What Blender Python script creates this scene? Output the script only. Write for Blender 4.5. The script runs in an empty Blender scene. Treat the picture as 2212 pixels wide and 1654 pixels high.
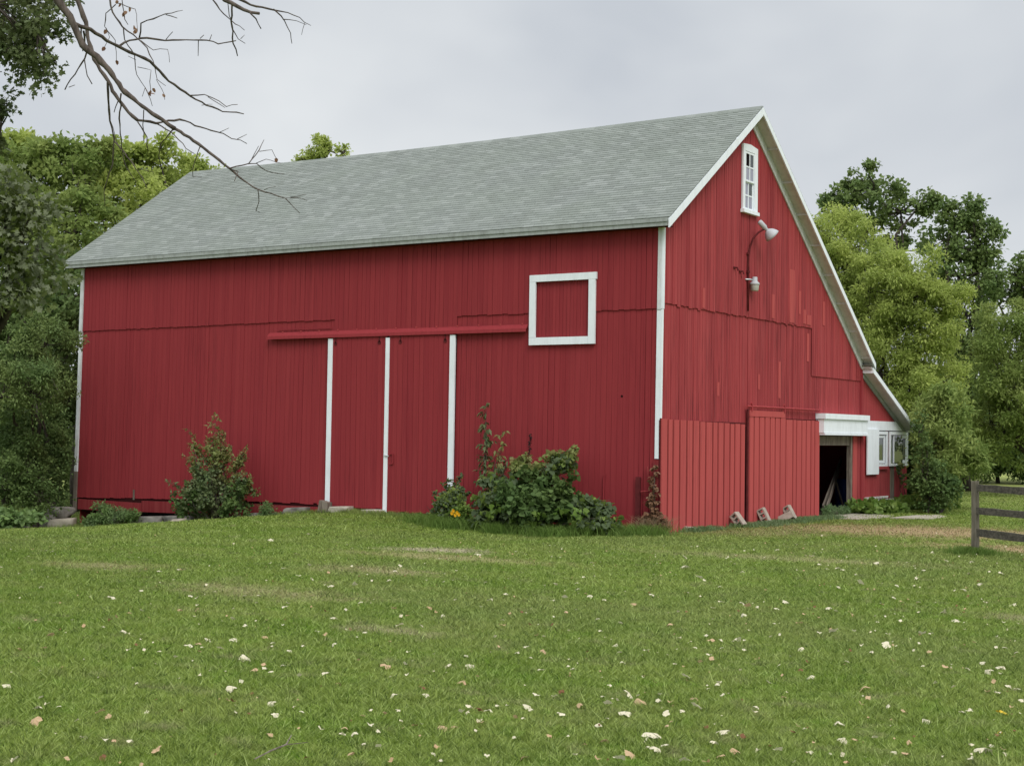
import bpy, math, random
import numpy as np
from mathutils import Matrix, Vector

R = math.radians
random.seed(7)
rng = np.random.default_rng(11)
sc = bpy.context.scene
col = sc.collection

# ------------------------------------------------------------------ camera, world, sun, exposure
CAM = np.array([16.6833, -31.9009, 2.2064])
YAW, PITCH, ROLL, F = 0.5794, 0.0339, 0.0135, 3290.37      # F in units of a 2212-wide picture
fw = np.array([-math.sin(YAW) * math.cos(PITCH), math.cos(YAW) * math.cos(PITCH), math.sin(PITCH)])
_rt = np.array([math.cos(YAW), math.sin(YAW), 0.0])
_up = np.cross(_rt, fw)
rt = _rt * math.cos(ROLL) + _up * math.sin(ROLL)
up = -_rt * math.sin(ROLL) + _up * math.cos(ROLL)
cd = bpy.data.cameras.new('camera')
cam = bpy.data.objects.new('camera', cd)
col.objects.link(cam)
cam.matrix_world = Matrix(((rt[0], up[0], -fw[0], CAM[0]), (rt[1], up[1], -fw[1], CAM[1]), (rt[2], up[2], -fw[2], CAM[2]), (0, 0, 0, 1)))
cd.sensor_fit = 'HORIZONTAL'
cd.sensor_width = 36.0
cd.lens = F / 2212 * 36.0
cd.clip_end = 2000
cd.clip_start = 0.1
sc.camera = cam

SUN = Vector((0.56, -0.44, 0.70)).normalized()              # towards the brightest part of the overcast
w = bpy.data.worlds.new('World')
sc.world = w
w.use_nodes = True
nt = w.node_tree
nt.nodes.clear()
def wn(t, **k):
    n = nt.nodes.new(t)
    for a, b in k.items(): setattr(n, a, b)
    return n
sky = wn('ShaderNodeTexSky', sky_type='NISHITA')
sky.sun_disc = False
sky.sun_elevation = math.asin(SUN.z)
sky.sun_rotation = math.atan2(SUN.x, SUN.y)
tc = wn('ShaderNodeTexCoord')
mp = wn('ShaderNodeMapping'); mp.inputs['Scale'].default_value = (1, 1, 1.7)
nz = wn('ShaderNodeTexNoise'); nz.inputs['Scale'].default_value = 3.4; nz.inputs['Detail'].default_value = 4; nz.inputs['Roughness'].default_value = 0.5; nz.inputs['Distortion'].default_value = 0.25
cr = wn('ShaderNodeValToRGB')
cr.color_ramp.elements[0].position = 0.34; cr.color_ramp.elements[0].color = (6.3, 6.7, 7.25, 1)
cr.color_ramp.elements[1].position = 0.66; cr.color_ramp.elements[1].color = (8.7, 9.0, 9.2, 1)
mx = wn('ShaderNodeMix', data_type='RGBA'); mx.inputs[0].default_value = 0.97
bg = wn('ShaderNodeBackground'); bg.inputs['Strength'].default_value = 0.092
wo = wn('ShaderNodeOutputWorld')
L = nt.links.new
L(tc.outputs['Generated'], mp.inputs['Vector']); L(mp.outputs['Vector'], nz.inputs['Vector'])
L(nz.outputs['Fac'], cr.inputs['Fac']); L(sky.outputs['Color'], mx.inputs[6]); L(cr.outputs['Color'], mx.inputs[7])
# an overcast sky is brighter overhead than towards the horizon
sx = wn('ShaderNodeSeparateXYZ'); L(tc.outputs['Generated'], sx.inputs[0])
mr = wn('ShaderNodeMapRange', interpolation_type='SMOOTHSTEP'); mr.inputs['From Min'].default_value = .28; mr.inputs['From Max'].default_value = 1.0
mr.inputs['To Min'].default_value = 1.0; mr.inputs['To Max'].default_value = 2.1; L(sx.outputs['Z'], mr.inputs['Value'])
vm = wn('ShaderNodeVectorMath', operation='SCALE'); L(mx.outputs[2], vm.inputs[0]); L(mr.outputs[0], vm.inputs['Scale'])
L(vm.outputs[0], bg.inputs['Color']); L(bg.outputs['Background'], wo.inputs['Surface'])

sd = bpy.data.lights.new('sun', 'SUN')
sd.energy = 1.7
sd.angle = R(28)
sd.color = (1.0, 0.97, 0.92)
so = bpy.data.objects.new('sun', sd)
col.objects.link(so)
so.rotation_euler = SUN.to_track_quat('Z', 'Y').to_euler()
sc.view_settings.view_transform = 'Standard'
sc.view_settings.look = 'None'
sc.view_settings.gamma = 1.0
sc.view_settings.exposure = 0.0

# ------------------------------------------------------------------ helpers
def at(u, v, dist):                       # a point of the place, given direction and distance
    d = fw + rt * (u - 1106) / F - up * (v - 827) / F
    return CAM + d / np.linalg.norm(d) * dist

class Mat:
    def __init__(s, name, rough=0.8, spec=0.25):
        s.m = bpy.data.materials.new(name); s.m.use_nodes = True
        s.t = s.m.node_tree; s.t.nodes.clear()
        s.o = s.n('ShaderNodeOutputMaterial')
        s.p = s.n('ShaderNodeBsdfPrincipled')
        s.p.inputs['Roughness'].default_value = rough
        s.p.inputs['Specular IOR Level'].default_value = spec
        s.l(s.p.outputs[0], s.o.inputs[0])
    def n(s, t, **k):
        x = s.t.nodes.new(t)
        for a, b in k.items(): setattr(x, a, b)
        return x
    def l(s, a, b): s.t.links.new(a, b)
    def pos(s, scale=(1, 1, 1)):
        g = s.n('ShaderNodeNewGeometry'); m = s.n('ShaderNodeMapping'); m.inputs['Scale'].default_value = scale
        s.l(g.outputs['Position'], m.inputs['Vector']); return m.outputs['Vector']
    def objc(s, scale=(1, 1, 1)):
        g = s.n('ShaderNodeTexCoord'); m = s.n('ShaderNodeMapping'); m.inputs['Scale'].default_value = scale
        s.l(g.outputs['Object'], m.inputs['Vector']); return m.outputs['Vector']
    def noise(s, vec, scale, detail=3, rough=.55):
        x = s.n('ShaderNodeTexNoise'); x.inputs['Scale'].default_value = scale; x.inputs['Detail'].default_value = detail
        x.inputs['Roughness'].default_value = rough; s.l(vec, x.inputs['Vector']); return x.outputs['Fac']
    def ramp(s, f, stops):
        x = s.n('ShaderNodeValToRGB'); e = x.color_ramp.elements
        while len(e) < len(stops): e.new(0.5)
        for i, (p, c) in enumerate(stops):
            e[i].position = p; e[i].color = (c, c, c, 1) if isinstance(c, (int, float)) else (*c, 1)
        s.l(f, x.inputs['Fac']); return x.outputs['Color']
    def mix(s, f, a, b, mode='MIX'):
        x = s.n('ShaderNodeMix', data_type='RGBA', blend_type=mode)
        for sock, v in ((x.inputs[0], f), (x.inputs[6], a), (x.inputs[7], b)):
            if isinstance(v, (int, float)): sock.default_value = v
            elif isinstance(v, tuple): sock.default_value = (*v, 1)
            else: s.l(v, sock)
        return x.outputs[2]
    def math(s, op, a, b=0.0):
        x = s.n('ShaderNodeMath', operation=op)
        for sock, v in ((x.inputs[0], a), (x.inputs[1], b)):
            if isinstance(v, (int, float)): sock.default_value = v
            else: s.l(v, sock)
        return x.outputs[0]
    def rnd(s):                            # random per piece, whether it is an object or an island of a joined mesh
        o = s.n('ShaderNodeObjectInfo'); g = s.n('ShaderNodeNewGeometry')
        return s.math('FRACT', s.math('ADD', o.outputs['Random'], g.outputs['Random Per Island']))
    def bump(s, h, strength=.3, dist=.01):
        b = s.n('ShaderNodeBump'); b.inputs['Strength'].default_value = strength; b.inputs['Distance'].default_value = dist
        s.l(h, b.inputs['Height']); s.l(b.outputs[0], s.p.inputs['Normal'])
    def color(s, c):
        if isinstance(c, tuple): s.p.inputs['Base Color'].default_value = (*c, 1)
        else: s.l(c, s.p.inputs['Base Color'])
        return s.m

def red_paint(name, a, b, c, dark, fade, wear=.0):
    """vertical boards under old red paint: a/b board tones, c faded paint, dark = weather streaks"""
    M = Mat(name, .78, .15)
    base = M.mix(M.rnd(), a, b)
    st = M.noise(M.pos((14, 14, .35)), 1.0, 4, .6)
    base = M.mix(M.ramp(st, [(.42, 0.0), (.72, fade)]), base, c)
    st2 = M.noise(M.pos((26, 26, .8)), 1.0, 4, .65)
    big = M.noise(M.pos((.5, .5, .25)), 1.0, 3, .5)
    f = M.math('MULTIPLY', M.ramp(st2, [(.48, 0.0), (.75, 1.0)]), M.ramp(big, [(.35, .25), (.65, 1.0)]))
    base = M.mix(M.math('MULTIPLY', f, dark), base, (.045, .008, .012))
    if wear:
        sp = M.noise(M.pos((5, 5, 2.2)), 1.6, 6, .75)
        base = M.mix(M.ramp(sp, [(.70, 0.0), (.74, wear)]), base, (.30, .24, .20))
    fine = M.noise(M.pos((60, 60, 2)), 1.0, 3, .6)
    M.bump(fine, .35, .006)
    return M.color(base)

m_front = red_paint('barn_red_paint', (.262, .030, .037), (.292, .036, .042), (.33, .050, .055), .40, .3)
m_gable = red_paint('weathered_red_paint', (.275, .034, .040), (.375, .052, .057), (.50, .105, .105), .95, .5)
m_panel = red_paint('faded_red_paint', (.44, .076, .074), (.485, .088, .084), (.52, .112, .104), .4, .4)
m_skirt = red_paint('peeling_red_paint', (.19, .022, .026), (.24, .03, .034), (.34, .08, .075), .4, .4, wear=1.0)
m_groove = red_paint('groove_shade_red_paint', (.085, .012, .013), (.10, .015, .016), (.13, .024, .024), .4, .3)  # red darkened to put the shade of the sunk joints into the colour
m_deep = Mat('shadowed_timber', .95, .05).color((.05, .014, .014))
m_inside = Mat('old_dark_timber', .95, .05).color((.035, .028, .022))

def white_paint(name, a, dirt, amt):
    M = Mat(name, .6, .3)
    n1 = M.noise(M.pos((3, 3, .8)), 2.0, 5, .7)
    n2 = M.noise(M.pos((20, 20, 1.5)), 1.0, 3, .6)
    c = M.mix(M.math('MULTIPLY', M.ramp(n1, [(.45, 0.0), (.72, 1.0)]), amt), a, dirt)
    c = M.mix(M.math('MULTIPLY', M.ramp(n2, [(.5, 0.0), (.8, 1.0)]), amt * .6), c, dirt)
    M.bump(n2, .15, .004)
    return M.color(c)
m_white = white_paint('white_trim_paint', (.86, .90, .95), (.64, .67, .70), .45)
m_dirty_shade = white_paint('weathered_shaded_white_paint', (.72, .74, .76), (.42, .42, .41), .8)
m_grey = white_paint('grey_fascia_paint', (.36, .385, .37), (.22, .23, .215), .8)
m_soffit = white_paint('grey_soffit_paint', (.60, .585, .55), (.42, .41, .38), .7)
m_peel = white_paint('peeling_white_paint', (.72, .70, .68), (.22, .19, .16), 1.0)

def wood(name, a, b, axis=(3, 3, 30)):
    M = Mat(name, .85, .1)
    n1 = M.noise(M.objc(axis), 1.0, 5, .65)
    n2 = M.noise(M.objc((2, 2, 2)), 1.5, 3, .6)
    c = M.mix(M.ramp(n1, [(.35, 0.0), (.65, 1.0)]), a, b)
    c = M.mix(M.math('MULTIPLY', n2, .5), c, tuple(x * .45 for x in a))
    M.bump(n1, .6, .01)
    return M.color(c)
m_post = wood('weathered_grey_wood', (.115, .10, .075), (.25, .225, .18), (22, 22, 2))
m_rail = wood('dark_weathered_wood', (.08, .072, .062), (.21, .185, .155), (2, 22, 22))
m_oldwood = wood('bare_old_wood', (.13, .10, .08), (.34, .29, .24), (20, 20, 2))
m_bark = wood('bark', (.045, .038, .032), (.12, .10, .085), (9, 9, 3))
m_twig = wood('dead_branch_bark', (.075, .06, .052), (.19, .155, .135), (16, 16, 5))

def shingle_mat():
    M = Mat('grey_green_asphalt_shingle', .93, .12)
    c = M.ramp(M.rnd(), [(0, (.225, .243, .225)), (.45, (.255, .276, .257)), (.8, (.285, .306, .286)), (1, (.325, .345, .325))])
    n = M.noise(M.pos((1, 1, 1)), .55, 4, .6)
    c = M.mix(M.ramp(n, [(.35, 0.0), (.7, .35)]), c, (.25, .285, .235))
    st = M.noise(M.pos((2.2, .25, .25)), 1.0, 3, .6)
    c = M.mix(M.ramp(st, [(.5, 0.0), (.75, .3)]), c, (.20, .215, .19))
    g = M.noise(M.pos((1, 1, 1)), 130, 2, .6)
    c = M.mix(M.ramp(g, [(.3, .22), (.7, 0.0)]), c, (.12, .13, .12))
    M.bump(g, .3, .004)
    return M.color(c)
m_shingle = shingle_mat()

def stone(name, a, b):
    M = Mat(name, .9, .15)
    n = M.noise(M.pos(), 5, 6, .65); k = M.noise(M.pos(), 40, 3, .6)
    c = M.mix(M.ramp(n, [(.35, 0.0), (.65, 1.0)]), a, b)
    c = M.mix(M.math('MULTIPLY', k, .35), c, tuple(x * .4 for x in a))
    M.bump(n, .7, .03)
    return M.color(c)
m_stone = stone('grey_fieldstone', (.13, .125, .11), (.28, .265, .235))
m_conc = stone('pale_concrete', (.40, .36, .29), (.54, .49, .41))
m_block = stone('concrete_block', (.36, .30, .25), (.52, .45, .38))
m_metal = Mat('galvanised_metal', .38, .5); m_metal.p.inputs['Metallic'].default_value = .6; m_metal = m_metal.color((.60, .62, .65))
m_rust = stone('red_painted_iron', (.10, .018, .02), (.17, .03, .032))
m_steel = Mat('enamel_shade', .5, .4).color((.50, .51, .54))
m_lens = Mat('frosted_lens', .35, .5).color((.50, .50, .46))
m_blue = Mat('blue_plastic', .5, .3).color((.02, .05, .28))
g_ = Mat('window_glass', .04, .6); g_.p.inputs['Metallic'].default_value = 0.0; m_glass = g_.color((.035, .045, .045))
g_ = Mat('pale_old_glass', .12, .6); m_glassp = g_.color((.30, .30, .38))
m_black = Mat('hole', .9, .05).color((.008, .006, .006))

def leafmat(name, a, b, c, trans=.35, rough=.55, spec=.25, nscale=.8, back=None):
    M = Mat(name, rough, spec)
    r = M.n('ShaderNodeNewGeometry').outputs['Random Per Island']
    col_ = M.mix(r, a, b)
    n = M.noise(M.pos(), nscale, 3, .6)
    col_ = M.mix(M.ramp(n, [(.38, 0.0), (.66, .85)]), col_, c)
    if back:
        g = M.n('ShaderNodeNewGeometry'); col_ = M.mix(g.outputs['Backfacing'], col_, back)
    M.color(col_)
    t = M.n('ShaderNodeBsdfTranslucent'); M.l(col_, t.inputs['Color'])
    ms = M.n('ShaderNodeMixShader'); ms.inputs[0].default_value = trans
    M.l(M.p.outputs[0], ms.inputs[1]); M.l(t.outputs[0], ms.inputs[2]); M.l(ms.outputs[0], M.o.inputs[0])
    return M.m

def mesh_from(name, V, T, mat):
    V = np.asarray(V, np.float32); T = np.asarray(T, np.int32)
    me = bpy.data.meshes.new(name)
    me.vertices.add(len(V)); me.vertices.foreach_set('co', V.ravel())
    me.loops.add(T.size); me.loops.foreach_set('vertex_index', T.ravel())
    me.polygons.add(len(T)); me.polygons.foreach_set('loop_start', np.arange(len(T), dtype=np.int32) * T.shape[1])
    me.update(calc_edges=True)
    me.materials.append(mat)
    return me

def link(name, me, parent=None, mw=None):
    o = bpy.data.objects.new(name, me)
    col.objects.link(o)
    if parent is not None: o.parent = parent
    if mw is not None: o.matrix_basis = mw
    return o

def tag(o, label, cat, group=None, kind=None):
    if label: o['label'] = label
    if cat: o['category'] = cat
    if group: o['group'] = group
    if kind: o['kind'] = kind
    return o

def empty(name, loc, label, cat, group=None, rz=0.0):
    o = bpy.data.objects.new(name, None); col.objects.link(o)
    o.location = loc; o.rotation_euler = (0, 0, rz); o.empty_display_size = .2
    return tag(o, label, cat, group)

CUBE_V = np.array([(x, y, z) for x in (-.5, .5) for y in (-.5, .5) for z in (-.5, .5)])
CUBE_F = [(0, 1, 3, 2), (4, 6, 7, 5), (0, 4, 5, 1), (2, 3, 7, 6), (0, 2, 6, 4), (1, 5, 7, 3)]

class MB:                                  # collects shapes, builds ONE mesh object
    def __init__(s): s.v = []; s.f = []
    def add(s, V, Fc):
        b = len(s.v); s.v += [tuple(map(float, p)) for p in V]; s.f += [tuple(i + b for i in q) for q in Fc]; return s
    def box(s, a, b, m=None):
        a = np.array(a, float); b = np.array(b, float)
        V = CUBE_V * (b - a) + (a + b) / 2
        if m is not None: V = np.array([m @ Vector(p) for p in V])
        return s.add(V, CUBE_F)
    def prism(s, poly, axis, lo, hi):      # poly = 2D points in the two other axes, extruded along axis
        n = len(poly); V = []
        for t in (lo, hi):
            for p in poly:
                q = list(p); q.insert(axis, t); V.append(q)
        Fc = [tuple(range(n))[::-1], tuple(range(n, 2 * n))] + [(i, (i + 1) % n, n + (i + 1) % n, n + i) for i in range(n)]
        return s.add(V, Fc)
    def tube(s, pts, rad, n=6, cap=True):
        P = [Vector(p) for p in pts]
        rad = [rad] * len(P) if isinstance(rad, (int, float)) else list(rad)
        b = len(s.v); prev = None
        for i, p in enumerate(P):
            d = (P[min(i + 1, len(P) - 1)] - P[max(i - 1, 0)]).normalized()
            if prev is None:
                a = d.orthogonal().normalized()
            else:
                a = (prev - d * prev.dot(d))
                a = a.normalized() if a.length > 1e-5 else d.orthogonal().normalized()
            prev = a; c = d.cross(a)
            for k in range(n):
                t = 2 * math.pi * k / n
                s.v.append(tuple(p + (a * math.cos(t) + c * math.sin(t)) * rad[i]))
        for i in range(len(P) - 1):
            for k in range(n):
                k2 = (k + 1) % n
                s.f.append((b + i * n + k, b + i * n + k2, b + (i + 1) * n + k2, b + (i + 1) * n + k))
        if cap:
            s.f.append(tuple(b + k for k in range(n))[::-1]); s.f.append(tuple(b + (len(P) - 1) * n + k for k in range(n)))
        return s
    def lathe(s, prof, origin, axis, n=20):
        axis = Vector(axis).normalized(); a = axis.orthogonal().normalized(); c = axis.cross(a); o = Vector(origin); b = len(s.v)
        for r, h in prof:
            for k in range(n):
                t = 2 * math.pi * k / n
                s.v.append(tuple(o + axis * h + (a * math.cos(t) + c * math.sin(t)) * r))
        for i in range(len(prof) - 1):
            for k in range(n):
                k2 = (k + 1) % n
                s.f.append((b + i * n + k, b + i * n + k2, b + (i + 1) * n + k2, b + (i + 1) * n + k))
        return s
    def mesh(s, name, mat, smooth=False):
        me = bpy.data.meshes.new(name); me.from_pydata(s.v, [], s.f); me.update()
        me.materials.append(mat)
        if smooth: me.polygons.foreach_set('use_smooth', [True] * len(me.polygons))
        return me
    def build(s, name, mat, parent=None, smooth=False, mw=None):
        return link(name, s.mesh(name, mat, smooth), parent, mw)

def noise1(x, y, seed=0.0):                # smooth cheap noise for numpy arrays, about -1..1
    return (np.sin(x * 1.0 + 1.3 * np.sin(y * .7 + seed) + seed) + np.sin(y * 1.1 + 1.7 * np.sin(x * .6 + seed * 2)) + .5 * np.sin(2.3 * x + 1.9 * y + seed * 3)) / 2.5

# ------------------------------------------------------------------ ground
def sstep(t): t = np.clip(t, 0, 1); return t * t * (3 - 2 * t)
PX = [-60, -21, -17, -13.3, -10.6, -9, -8, -6.5, -5, -4, -2, 0, 5, 60]
PZ = [-1.0, -.8, -.62, -.40, -.02, .08, .08, .04, -.04, -.1, -.13, -.06, 0, 0]
def hgt(x, y):
    x = np.asarray(x, float); y = np.asarray(y, float)
    p = np.interp(x, PX, PZ)
    f = np.where(y < -1.5, np.exp(-((-y - 1.5) / 6.5) ** 2), np.where(y > 2, np.exp(-((y - 2) / 30) ** 2), 1.0))
    lawn = -.30 * sstep((-x - 3) / 20)
    rise = .50 * sstep((-y - 10) / 22)
    back = .55 * sstep((y - 16) / 45)
    z = p * f + lawn * (1 - f) + rise + back
    z = z + .02 * noise1(x * .9, y * .9, 1.0) * sstep((-y - 2) / 4) + .05 * noise1(x * .25, y * .25, 2.0) * sstep((abs(y) - 8) / 10)
    return z

def ground_mats():
    # worn, tan ground near the doorway and the fence, and two dry patches in front
    def patch(M, cx, cy, rx, ry, colr, amt, c, nz_=3.0):
        g = M.n('ShaderNodeNewGeometry'); m = M.n('ShaderNodeMapping')
        m.inputs['Location'].default_value = (-cx / rx, -cy / ry, 0); m.inputs['Scale'].default_value = (1 / rx, 1 / ry, 0)
        M.l(g.outputs['Position'], m.inputs['Vector'])
        ln = M.n('ShaderNodeVectorMath', operation='LENGTH'); M.l(m.outputs[0], ln.inputs[0])
        d = M.math('ADD', ln.outputs['Value'], M.math('MULTIPLY', M.math('SUBTRACT', M.noise(M.pos(), nz_, 4, .75), .5), 2.8))
        return M.mix(M.ramp(d, [(.35, amt), (1.0, 0.0)]), c, colr)
    def base(M):
        P = M.pos()
        n1 = M.noise(P, .55, 4, .6); n2 = M.noise(P, 2.2, 4, .65); n3 = M.noise(P, .16, 2, .5)
        c = M.mix(M.ramp(n1, [(.36, 0.0), (.62, 1.0)]), (.185, .285, .034), (.285, .355, .075))
        c = M.mix(M.ramp(n2, [(.56, 0.0), (.70, .8)]), c, (.18, .35, .022))
        c = M.mix(M.ramp(n2, [(.27, .85), (.45, 0.0)]), c, (.38, .34, .19))
        c = M.mix(M.ramp(n3, [(.48, 0.0), (.62, .45)]), c, (.26, .29, .10))
        n4 = M.noise(M.pos((1, 1, .2)), 9, 3, .7)
        c = M.mix(M.ramp(n4, [(.30, .7), (.48, 0.0)]), c, (.10, .155, .028))
        c = M.mix(M.ramp(n4, [(.52, 0.0), (.72, .6)]), c, (.31, .37, .11))
        return c
    M = Mat('lawn_soil', .95, .05)
    c = base(M)
    c = M.mix(.55, c, (.045, .075, .016))
    for q in PATCHES: c = patch(M, *q, c)
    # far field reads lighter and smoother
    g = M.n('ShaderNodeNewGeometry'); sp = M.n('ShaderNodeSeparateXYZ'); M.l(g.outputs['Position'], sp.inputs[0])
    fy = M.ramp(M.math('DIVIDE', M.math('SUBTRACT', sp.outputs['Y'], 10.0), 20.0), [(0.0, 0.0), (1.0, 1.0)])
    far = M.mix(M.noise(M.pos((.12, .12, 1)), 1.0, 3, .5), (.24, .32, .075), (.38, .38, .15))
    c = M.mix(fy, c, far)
    M.bump(M.noise(M.pos(), 22, 4, .7), .9, .03)
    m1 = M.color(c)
    M = Mat('grass_blades', .6, .2)
    c = base(M)
    for q in PATCHES: c = patch(M, *q, c)
    r = M.n('ShaderNodeNewGeometry').outputs['Random Per Island']
    c = M.mix(M.ramp(r, [(0, .9), (.36, 0.0)]), c, (.035, .075, .012))
    c = M.mix(M.ramp(r, [(.66, 0.0), (1, .8)]), c, (.48, .58, .20))
    M.color(c)
    t = M.n('ShaderNodeBsdfTranslucent'); M.l(c, t.inputs['Color'])
    ms = M.n('ShaderNodeMixShader'); ms.inputs[0].default_value = .35
    M.l(M.p.outputs[0], ms.inputs[1]); M.l(t.outputs[0], ms.inputs[2]); M.l(ms.outputs[0], M.o.inputs[0])
    return m1, M.m
# (cx, cy, rx, ry, colour, amount)
PATCHES = [(4.8, 4.6, 5.5, 3.2, (.40, .29, .17), .9), (1.6, 1.6, 2.4, 2.4, (.30, .25, .13), .6), (9.8, .2, 4.5, 1.6, (.42, .30, .18), .9),
           (-.6, -8.2, 1.5, .7, (.42, .36, .25), .95), (.6, -9.6, 3.0, .9, (.36, .31, .16), .7), (3.2, -17.2, 2.2, 1.0, (.36, .31, .17), .6), (7.2, -19.6, .8, .4, (.34, .29, .18), .7), (-1.5, -15.5, 1.4, 1.0, (.36, .31, .17), .6),
           (5.5, -5.5, 4.0, .8, (.34, .31, .16), .6), (11.8, -12.5, 1.2, .6, (.33, .29, .17), .7), (1.8, -13.0, 1.4, .9, (.37, .31, .18), .65)]
m_soil, m_grass = ground_mats()

t = np.linspace(-1, 1, 300)
gx = np.sign(t) * (np.abs(t) ** 2.4) * 420 + t * 26
gy = gx.copy() - 2
X, Y = np.meshgrid(gx, gy, indexing='ij')
Z = hgt(X, Y)
n = len(t)
ii = (np.arange(n - 1)[:, None] * n + np.arange(n - 1)[None, :]).ravel()
V = np.stack([X.ravel(), Y.ravel(), Z.ravel()], 1)
me = mesh_from('ground', V, np.stack([ii, ii + n, ii + n + 1, ii + 1], 1), m_soil)
me.polygons.foreach_set('use_smooth', [True] * len(me.polygons))
tag(link('ground', me), 'mown lawn and worn yard around the barn', None, None, 'structure')

def in_barn(x, y): return (x < .03) & (x > -20.2) & (y > -.02) & (y < 17.7)

def dry_amount(x, y):                      # 0..1 how bare and worn the ground is
    a = np.zeros_like(x)
    for (cx, cy, rx, ry, _, amt) in PATCHES:
        d = np.sqrt(((x - cx) / rx) ** 2 + ((y - cy) / ry) ** 2) + .25 * noise1(x * 2.5, y * 2.5, 5)
        a = np.maximum(a, amt * np.clip(1.2 - d, 0, 1))
    return a

def make_blades(n, dlo, dhi):
    """single-triangle blades in the field of view (with a margin); density falls smoothly with distance"""
    d = dlo * (dhi / dlo) ** (rng.random(n) ** .92)
    ang = (rng.random(n) - .5) * 2 * (1106 / F) * 1.65
    x = CAM[0] + (fw[0] + rt[0] * ang) * d; y = CAM[1] + (fw[1] + rt[1] * ang) * d
    k = ~in_barn(x, y) & (rng.random(n) > dry_amount(x, y) * .75)
    x, y, d = x[k], y[k], d[k]; n = len(x)
    z = hgt(x, y)
    wd = (.0030 + .00062 * d) * (.6 + .8 * rng.random(n))
    clump = .62 + .22 * noise1(x * 3.1, y * 3.1, 3) + .38 * noise1(x * 14, y * 14, 4) + .3 * noise1(x * 37, y * 35, 6)
    hh = .048 * (.5 + 1.0 * rng.random(n)) * np.clip(clump, .22, 1.6)
    tall = rng.random(n) < .012; hh[tall] *= 1.8
    a = rng.random(n) * 2 * math.pi; b = rng.random(n) * 2 * math.pi
    lean = hh * (.3 + 2.0 * rng.random(n))
    p0 = np.stack([x - np.cos(a) * wd / 2, y - np.sin(a) * wd / 2, z - .004], 1)
    p1 = np.stack([x + np.cos(a) * wd / 2, y + np.sin(a) * wd / 2, z - .004], 1)
    p2 = np.stack([x + np.cos(b) * lean, y + np.sin(b) * lean, z + hh], 1)
    return np.stack([p0, p1, p2], 1).reshape(-1, 3)
blades = make_blades(1430000, 6.4, 66)
me = mesh_from('lawn_grass', blades, np.arange(len(blades)).reshape(-1, 3), m_grass)
tag(link('lawn_grass', me), 'short mown green grass covering the lawn', 'grass', None, 'stuff')

# ------------------------------------------------------------------ barn
barn = empty('barn', (0, 0, 0), 'large weathered red timber barn with grey shingle roof and white trim', 'barn')
CB = {}
def cube_mesh(mat):
    if mat.name not in CB: CB[mat.name] = MB().box((-.5, -.5, -.5), (.5, .5, .5)).mesh('board', mat)
    return CB[mat.name]

pieces = []                                # (distance, parent, a, b, material, lean)
def board(parent, a, b, mat, lean=0.0):
    a = np.array(a, float); b = np.array(b, float); c = (a + b) / 2
    pieces.append([np.linalg.norm(c - CAM) / ((b - a).max() ** .3), parent, a, b, mat, lean])
def lean_at(x): return (.055 + .0048 * -x) / 7.3       # the long wall leans a little with age

def place_box(name, parent, a, b, mat, lean=0.0):
    o = link(name, cube_mesh(mat), parent)
    c = (a + b) / 2
    o.location = (c[0] + lean * (c[2] - 3.65), c[1], c[2]); o.scale = b - a; o.rotation_euler = (0, lean, 0)
    return o

# structural walls (level 2), boards hang on them (level 3)
zf = lambda y: 7.339 + (y + .345) * (10.899 - 7.339) / (4.883 + .345)           # roof top, front slope
zb = lambda y: 10.899 - (y - 4.883) * (10.899 - 4.575) / (13.486 - 4.883)       # back slope
zl = lambda y: 4.42 - (y - 13.3) * (4.42 - 2.65) / (17.326 - 13.3)              # lean-to
def ztop(y): return min(zf(y), zb(y)) if y < 13.3 else zl(y)

fwall = MB().box((-20.05, .045, -.05), (-.05, .08, 7.2)).build('front_wall', m_deep, barn)
gm = MB()
gm.prism([(.03, 2.5), (13.2, 2.5), (13.2, zb(13.2) - .25), (4.883, 10.62), (.03, zf(.03) - .25)], 0, -.08, -.045)
gm.box((-.08, .03, -.1), (-.045, 9.72, 2.5)); gm.box((-.08, 12.42, -.1), (-.045, 14.66, 2.5))
gm.prism([(13.2, 2.5), (17.5, 2.5), (17.5, zl(17.5) - .15), (13.2, zl(13.2) - .15)], 0, -.08, -.045)
gm.box((-.08, 14.66, -.1), (-.045, 17.5, 1.40)); gm.box((-.08, 15.5, 1.40), (-.045, 15.8, 2.5))
gm.box((-.08, 9.72, 2.3), (-.045, 12.42, 2.5))
gwall = gm.build('gable_wall', m_deep, barn)
bw = MB().box((-20.05, 17.45, -.9), (-.1, 17.5, 2.5)).build('back_wall', m_front, barn)
sw = MB().prism([(.1, -1.0), (17.45, -1.0), (17.45, zl(17.45) - .15), (13.2, zl(13.2) - .15), (4.883, 10.6), (.1, zf(.1) - .25)], 0, -20.05, -20.0).build('side_wall', m_front, barn)
MB().box((-19.95, .1, -.3), (-.1, 17.4, .02)).build('floor', m_inside, barn)

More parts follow.
